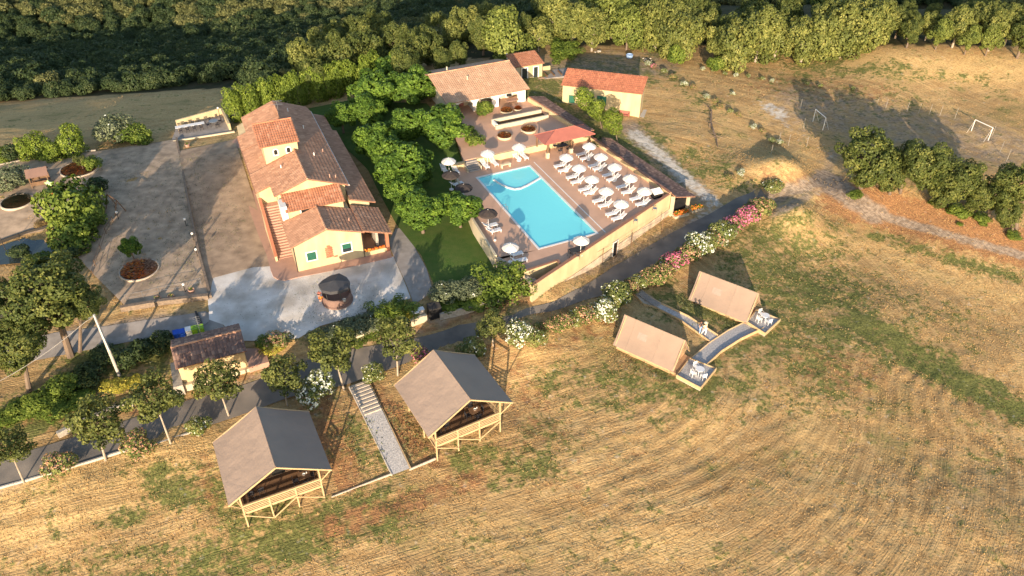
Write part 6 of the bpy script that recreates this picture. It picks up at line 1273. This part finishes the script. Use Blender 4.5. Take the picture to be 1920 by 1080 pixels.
# gazebo, star figure, swing frame
p = G(78, 345); gz = thing('garden_gazebo', 'small garden gazebo with a dark red pitched roof', 'gazebo', p, R(24))
for x in (-1,1):
    for y in (-.8,.8): MB().box(x-.06,x+.06,y-.06,y+.06,0,1.7).build('post', mt['woodd'], gz)
k = MB(); k.add([(-1.25,-1.1,1.6),(1.25,-1.1,1.6),(1.25,0,2.3),(-1.25,0,2.3),(-1.25,1.1,1.6),(1.25,1.1,1.6)], [(0,1,2,3),(3,2,5,4)]); k.add([(-1.25,-1.1,1.54),(1.25,-1.1,1.54),(1.25,0,2.24),(-1.25,0,2.24),(-1.25,1.1,1.54),(1.25,1.1,1.54)], [(3,2,1,0),(4,5,2,3)]); k.build('roof', mt['tile_d'], gz)  # dark tile tone carries the shade that lies on this roof
for s in (-1,1): MB().box(-1,1,s*.8-.03,s*.8+.03,.3,.8).build('side_panel', mt['woodd'], gz)
MB().box(-.9,.9,-.3,.3,.4,.45).build('bench_seat', mt['woodd'], gz)
p = G(98, 362); sf = thing('play_figure', 'pale green star topped play figure on an orange base', 'play figure', p)
k = MB(); k.ext([(.55*math.cos(R(90+36*i))*(1 if i%2==0 else .5), 1.3+.55*math.sin(R(90+36*i))*(1 if i%2==0 else .5)) for i in range(10)], (0,0,0), (1,0,0), (0,0,1), (0,.18,0)); k.build('star', mat('mint_plastic', (.55,.8,.35)), sf)
MB().lathe([(0,0),(.42,0),(.3,.5),(.16,.95),(0,.95)], 10).build('base', mat('orange_plastic', (.7,.25,.06)), sf)
p = G(218, 395); sw_ = thing('swing_frame', 'dark wooden swing frame behind the pond shrubs', 'swing', p, R(-40))
for x in (-1.1,1.1):
    for y in (-.7,.7): MB().tube([(x,y,0),(x,0,1.9)], .06, 6).build('frame_leg', mt['woodd'], sw_)
MB().tube([(-1.2,0,1.9),(1.2,0,1.9)], .06, 6).build('top_bar', mt['woodd'], sw_); MB().box(-.25,.25,-.1,.1,.45,.5).build('swing_seat', mt['woodd'], sw_)
for x in (-.24,.24): MB().tube([(x,0,.5),(x,0,1.9)], .012, 4).build('rope', mt['woodd'], sw_)
# rail round the pond
rl = thing('pond_fence', 'dark low rail fence curving round the right bank of the pond', 'fence'); P = [G(*q) for q in ((213,418),(200,440),(190,470),(180,500),(176,520))]
for q in P: MB().tube([q, q+Vector((0,0,.95))], .035, 5).build('post', mt['woodd'], rl)
for h_ in (.4,.85): MB().tube([q+Vector((0,0,h_)) for q in P], .025, 5).build('rail', mt['woodd'], rl)
# rail on the garden terrace front
rl = thing('terrace_rail', 'pale wire rail along the front of the garden terrace', 'fence'); P = [G(*q) for q in ((238,566),(270,560),(300,552),(345,545),(378,535))]
for q in P: MB().tube([q, q+Vector((0,0,1.0))], .03, 5).build('post', mt['metal'], rl)
for h_ in (.5,.95): MB().tube([q+Vector((0,0,h_)) for q in P], .015, 4).build('rail', mt['metal'], rl)
for px, py, lb in ((297,563,'terracotta pot on the garden terrace front'),(322,560,'pale trough on the garden terrace front'),(360,548,'orange flower pot at the garden terrace corner'),(352,275,'dark pot group at the top of the long wall')):
    pp = thing('terrace_pot', lb, 'pot', G(px,py)); MB().lathe([(0,0),(.25,0),(.36,.4),(.3,.42),(.26,.3),(0,.3)], 10).build('pot', mt['terra'], pp)
    g_ = MB()
    for q in range(30): a = rnd.uniform(0,6.28); r_ = .3*rnd.random(); g_.add([(r_*math.cos(a)-.08,r_*math.sin(a),.4+rnd.random()*.25),(r_*math.cos(a),r_*math.sin(a)-.08,.45+rnd.random()*.2),(r_*math.cos(a)+.08,r_*math.sin(a),.4+rnd.random()*.2)], [(0,1,2)], rnd.random())
    g_.build('foliage', mt['L_hedge'], pp)
# dining terrace behind the yard
zt = H(*at(370,240,-1.6)[:2])+.3
dt = [Vector(at(*q, zt)) for q in ((322,262),(330,240),(345,226),(417,214),(430,244),(440,256))]; structure(MB().prism([(q.x,q.y) for q in dt], zt-.8, zt).build('dining_terrace', mt['path']))
dw = thing('dining_terrace_wall', 'low yellow wall behind the long white dining table', 'wall')
for a, b in (((333,238),(416,215)),((416,215),(430,244))):
    a, b = Vector(at(*a, zt)), Vector(at(*b, zt)); d = (b-a).normalized(); n = Vector((-d.y,d.x,0))*.3; MB().prism([(a.x,a.y),(b.x,b.y),(b.x+n.x,b.y+n.y),(a.x+n.x,a.y+n.y)], zt-.5, zt+1.0).build('wall', mt['wall'], dw)
e = wall_line('terrace_kerb', [Vector((*at(325,266,zt)[:2],zt-.3)), Vector((*at(440,248,zt)[:2],zt-.3))], .5, .25, mt['wall2'], 'low pale kerb wall in front of the dining terrace', 'wall')
p = Vector(at(358,243,zt)); tb = table(p, R(24), 'long dining table under a white cloth on the small terrace', mt['cloth'], 'long', 2.0, lg='wood')
for k in range(8):
    s = -1 if k < 4 else 1; q = p + Vector((math.cos(R(24)), math.sin(R(24)), 0))*(-1.4+.95*(k%4)) + Vector((-math.sin(R(24)), math.cos(R(24)), 0))*.75*s
    dark_chair(q, R(24)+(math.pi if s < 0 else 0), 'dark chair number %s on the %s side of the long white table' % (['one','two','three','four'][k%4], 'near' if s < 0 else 'far'), 'dark chairs round the long white table')
p = Vector(at(402,235,zt)); table(p, R(24), 'round grey table right of the long white table', mt['metal'], 'round', 1.3)
for k in range(4): a = R(45+90*k); dark_chair(p+Vector((math.cos(a),math.sin(a),0))*.95, a-math.pi/2, 'dark chair on the %s side of the round grey table' % ['far right','far left','near left','near right'][k], 'dark chairs round the grey table')
# boxes and dark meter box at the gate
p = G(815, 592); mb_ = thing('meter_cabinet', 'dark cabinet on the wall by the gate above the road', 'cabinet', p, R(25)); MB().prism([(-.65,-.45),(.65,-.45),(.65,.45),(-.65,.45)], -.4, [1.25,1.25,1.5,1.5]).build('cabinet_body', mt['iron'], mb_); MB().box(-.6,.6,-.48,-.455,.0,1.1).build('cabinet_door', mt['dark'], mb_)
for px, py, mm, lb in ((790,592,'concrete','small pale box left of the dark cabinet'),(780,598,'iron','small dark box on the wall by the yellow bush')):
    bx_ = thing('post_box', lb, 'box', G(px,py), R(25)); MB().box(-.3,.3,-.25,.25,0,.9).build('box_body', mt[mm], bx_); MB().box(-.33,.33,-.28,.28,.903,.96).build('box_lid', mt['plastic'], bx_)
# lane light posts by the road
for px, py, h_, lb in ((662,648,1.6,'thin dark post on the cream wall left of the gate'),(778,612,1.6,'thin dark post on the short wall by the gate'),(945,566,1.6,'thin dark post on the pale wall right of the bank'),(330,836,.8,'short stake beside the third road tree')):
    o = MB().tube([(0,0,-.2),(0,0,h_)], .035, 5).build('wall_post', mt['iron']); o.location = G(px,py)+Vector((0,0,.5)); tag(o, lb, 'post')
# stacks of pale stones
for px, py, lb in ((1213,112,'heap of pale stones beside the first oleander of the slope'),(1120,97,'grey stone slab lying near the bright clipped hedge')):
    p = G(px,py); h = thing('stone_heap', lb, 'stones', p)
    for k in range(7): x, y = rnd.uniform(-.8,.8), rnd.uniform(-.5,.5); s = rnd.uniform(.15,.3); MB().lathe([(0,0),(s,.02),(s*.8,s*.6),(0,s*.8)], 6, (x,y)).build('stone', mt['coping'], h)
p = G(1180,110); tk = thing('water_tank', 'dark blue barrow like tank on the grass behind the barn', 'tank', p); MB().lathe([(0,.2),(.5,.2),(.6,.7),(.5,.75),(.4,.5),(0,.5)], 10).build('tank_body', mt['jeans'], tk); 
for a in range(3): MB().tube([(.4*math.cos(a*2.1),.4*math.sin(a*2.1),0),(.3*math.cos(a*2.1),.3*math.sin(a*2.1),.25)], .04, 5).build('leg', mt['iron'], tk)
# charred climbing frame of vines on the dry slope
p = G(1336,265); vf = thing('vine_frame', 'dark twisted dead vine lying on a frame across the dry slope', 'dead vine', p)
mb = MB(); rr = random.Random(8); cur = Vector(at(1326,200,-.8)); 
P = [G(1327,202), G(1333,215), G(1332,232), G(1336,250), G(1342,262), G(1345,280)]
mb.tube([q-p+Vector((0,0,.25+.3*rr.random())) for q in P], [.05,.12,.14,.12,.1,.05], 6)
for k in range(26):
    q = P[rr.randrange(len(P)-1)].lerp(P[rr.randrange(len(P))], rr.random()*.3)-p+Vector((0,0,.4)); mb.tube([q, q+Vector((rr.uniform(-1.1,1.1),rr.uniform(-.5,.9),rr.uniform(-.25,.5)))], [.05,.015], 4)
mb.build('branches', mt['bark'], vf)
for q in ((1330,240),(1344,268)): q = G(*q)-p; MB().tube([q, q+Vector((0,0,.8))], .06, 5).build('stake', mt['bark'], vf)
# two walkers on the path
def person(loc, rz, label, pose, top, legs, hairm, hat=None):
    t = thing('person', label, 'person', loc, rz)
    def skin(name, verts, edges, rad, m, root=0, sub=2):
        me = bpy.data.meshes.new(name); me.from_pydata(verts, edges, []); me.materials.append(m); o = bpy.data.objects.new(name, me); col.objects.link(o); o.parent = t
        md = o.modifiers.new('skin', 'SKIN')
        for i, r_ in enumerate(rad): me.skin_vertices[0].data[i].radius = (r_, r_)
        me.skin_vertices[0].data[root].use_root = True; s = o.modifiers.new('sub', 'SUBSURF'); s.levels = sub; s.render_levels = sub; return o
    st = pose
    V = [(0,0,.92),(0,0,1.12),(0,0,1.36),(0,0,1.47),(0,-.02,1.55),(0,-.02,1.68),
         (.18,0,1.38),(.23,.02-.0,1.12),(.22,-.12*st,.9),(-.18,0,1.38),(-.23,.02,1.12),(-.22,.12*st,.9),
         (.09,0,.88),(.10,-.12*st,.48),(.10,-.06*st+.02,.09),(.10,-.16,.05),(-.09,0,.88),(-.10,.14*st,.48),(-.10,.26*st,.11),(-.10,.14*st,.05)]
    E_ = [(0,1),(1,2),(2,3),(3,4),(4,5),(2,6),(6,7),(7,8),(2,9),(9,10),(10,11),(0,12),(12,13),(13,14),(14,15),(0,16),(16,17),(17,18),(18,19)]
    rd = [.14,.12,.14,.055,.085,.09,.06,.042,.03,.06,.042,.03,.09,.062,.045,.04,.09,.062,.045,.04]
    skin('body', V, E_, rd, mt['skin'])
    skin('top', [V[i] for i in (1,2,6,9)]+[(.215,.02,1.2),(-.215,.02,1.2),(0,0,.95)], [(0,1),(1,2),(1,3),(2,4),(3,5),(0,6)], [.145,.16,.075,.075,.055,.055,.15], top)
    skin('trousers', [V[0],V[12],V[13],V[14],V[16],V[17],V[18]], [(0,1),(1,2),(2,3),(0,4),(4,5),(5,6)], [.155,.105,.078,.062,.105,.078,.062], legs)
    for s in (1,-1):
        bp_ = V[8] if s > 0 else V[11]
        for k in range(4): MB().tube([(bp_[0]+s*.0+(k-1.5)*.016, bp_[1]-.0, bp_[2]-.02),(bp_[0]+(k-1.5)*.018, bp_[1]-.02, bp_[2]-.09-(.01 if k in (1,2) else 0))], [.009,.006], 5).build('finger', mt['skin'], t)
        MB().tube([(bp_[0]-s*.02,bp_[1]-.02,bp_[2]-.01),(bp_[0]-s*.035,bp_[1]-.045,bp_[2]-.055)], [.01,.007], 5).build('thumb', mt['skin'], t)
    hb = MB(); hb.lathe([(.0,1.79),(.07,1.77),(.105,1.70),(.11,1.62),(.09,1.52 if not hat else 1.55)], 12, (0,.015)); hb.build('hair', hairm, t)
    if hat: MB().lathe([(0,1.83),(.09,1.82),(.11,1.74),(.23,1.71),(.23,1.695),(.1,1.70)], 16, (0,0)).build('hat', hat, t)
    return t
person(G(1319,631)+Vector((0,0,.15)), R(30), 'person in a straw hat, cream top and white trousers walking on the pebble path', 1, mt['cream'], mt['white'], mt['hairb'], mt['cream'])
person(G(1311,627)+Vector((0,0,.15)), R(210), 'person with dark hair, dark top and light blue jeans on the pebble path', -1, mt['black'], mt['jeans'], mt['hair'])
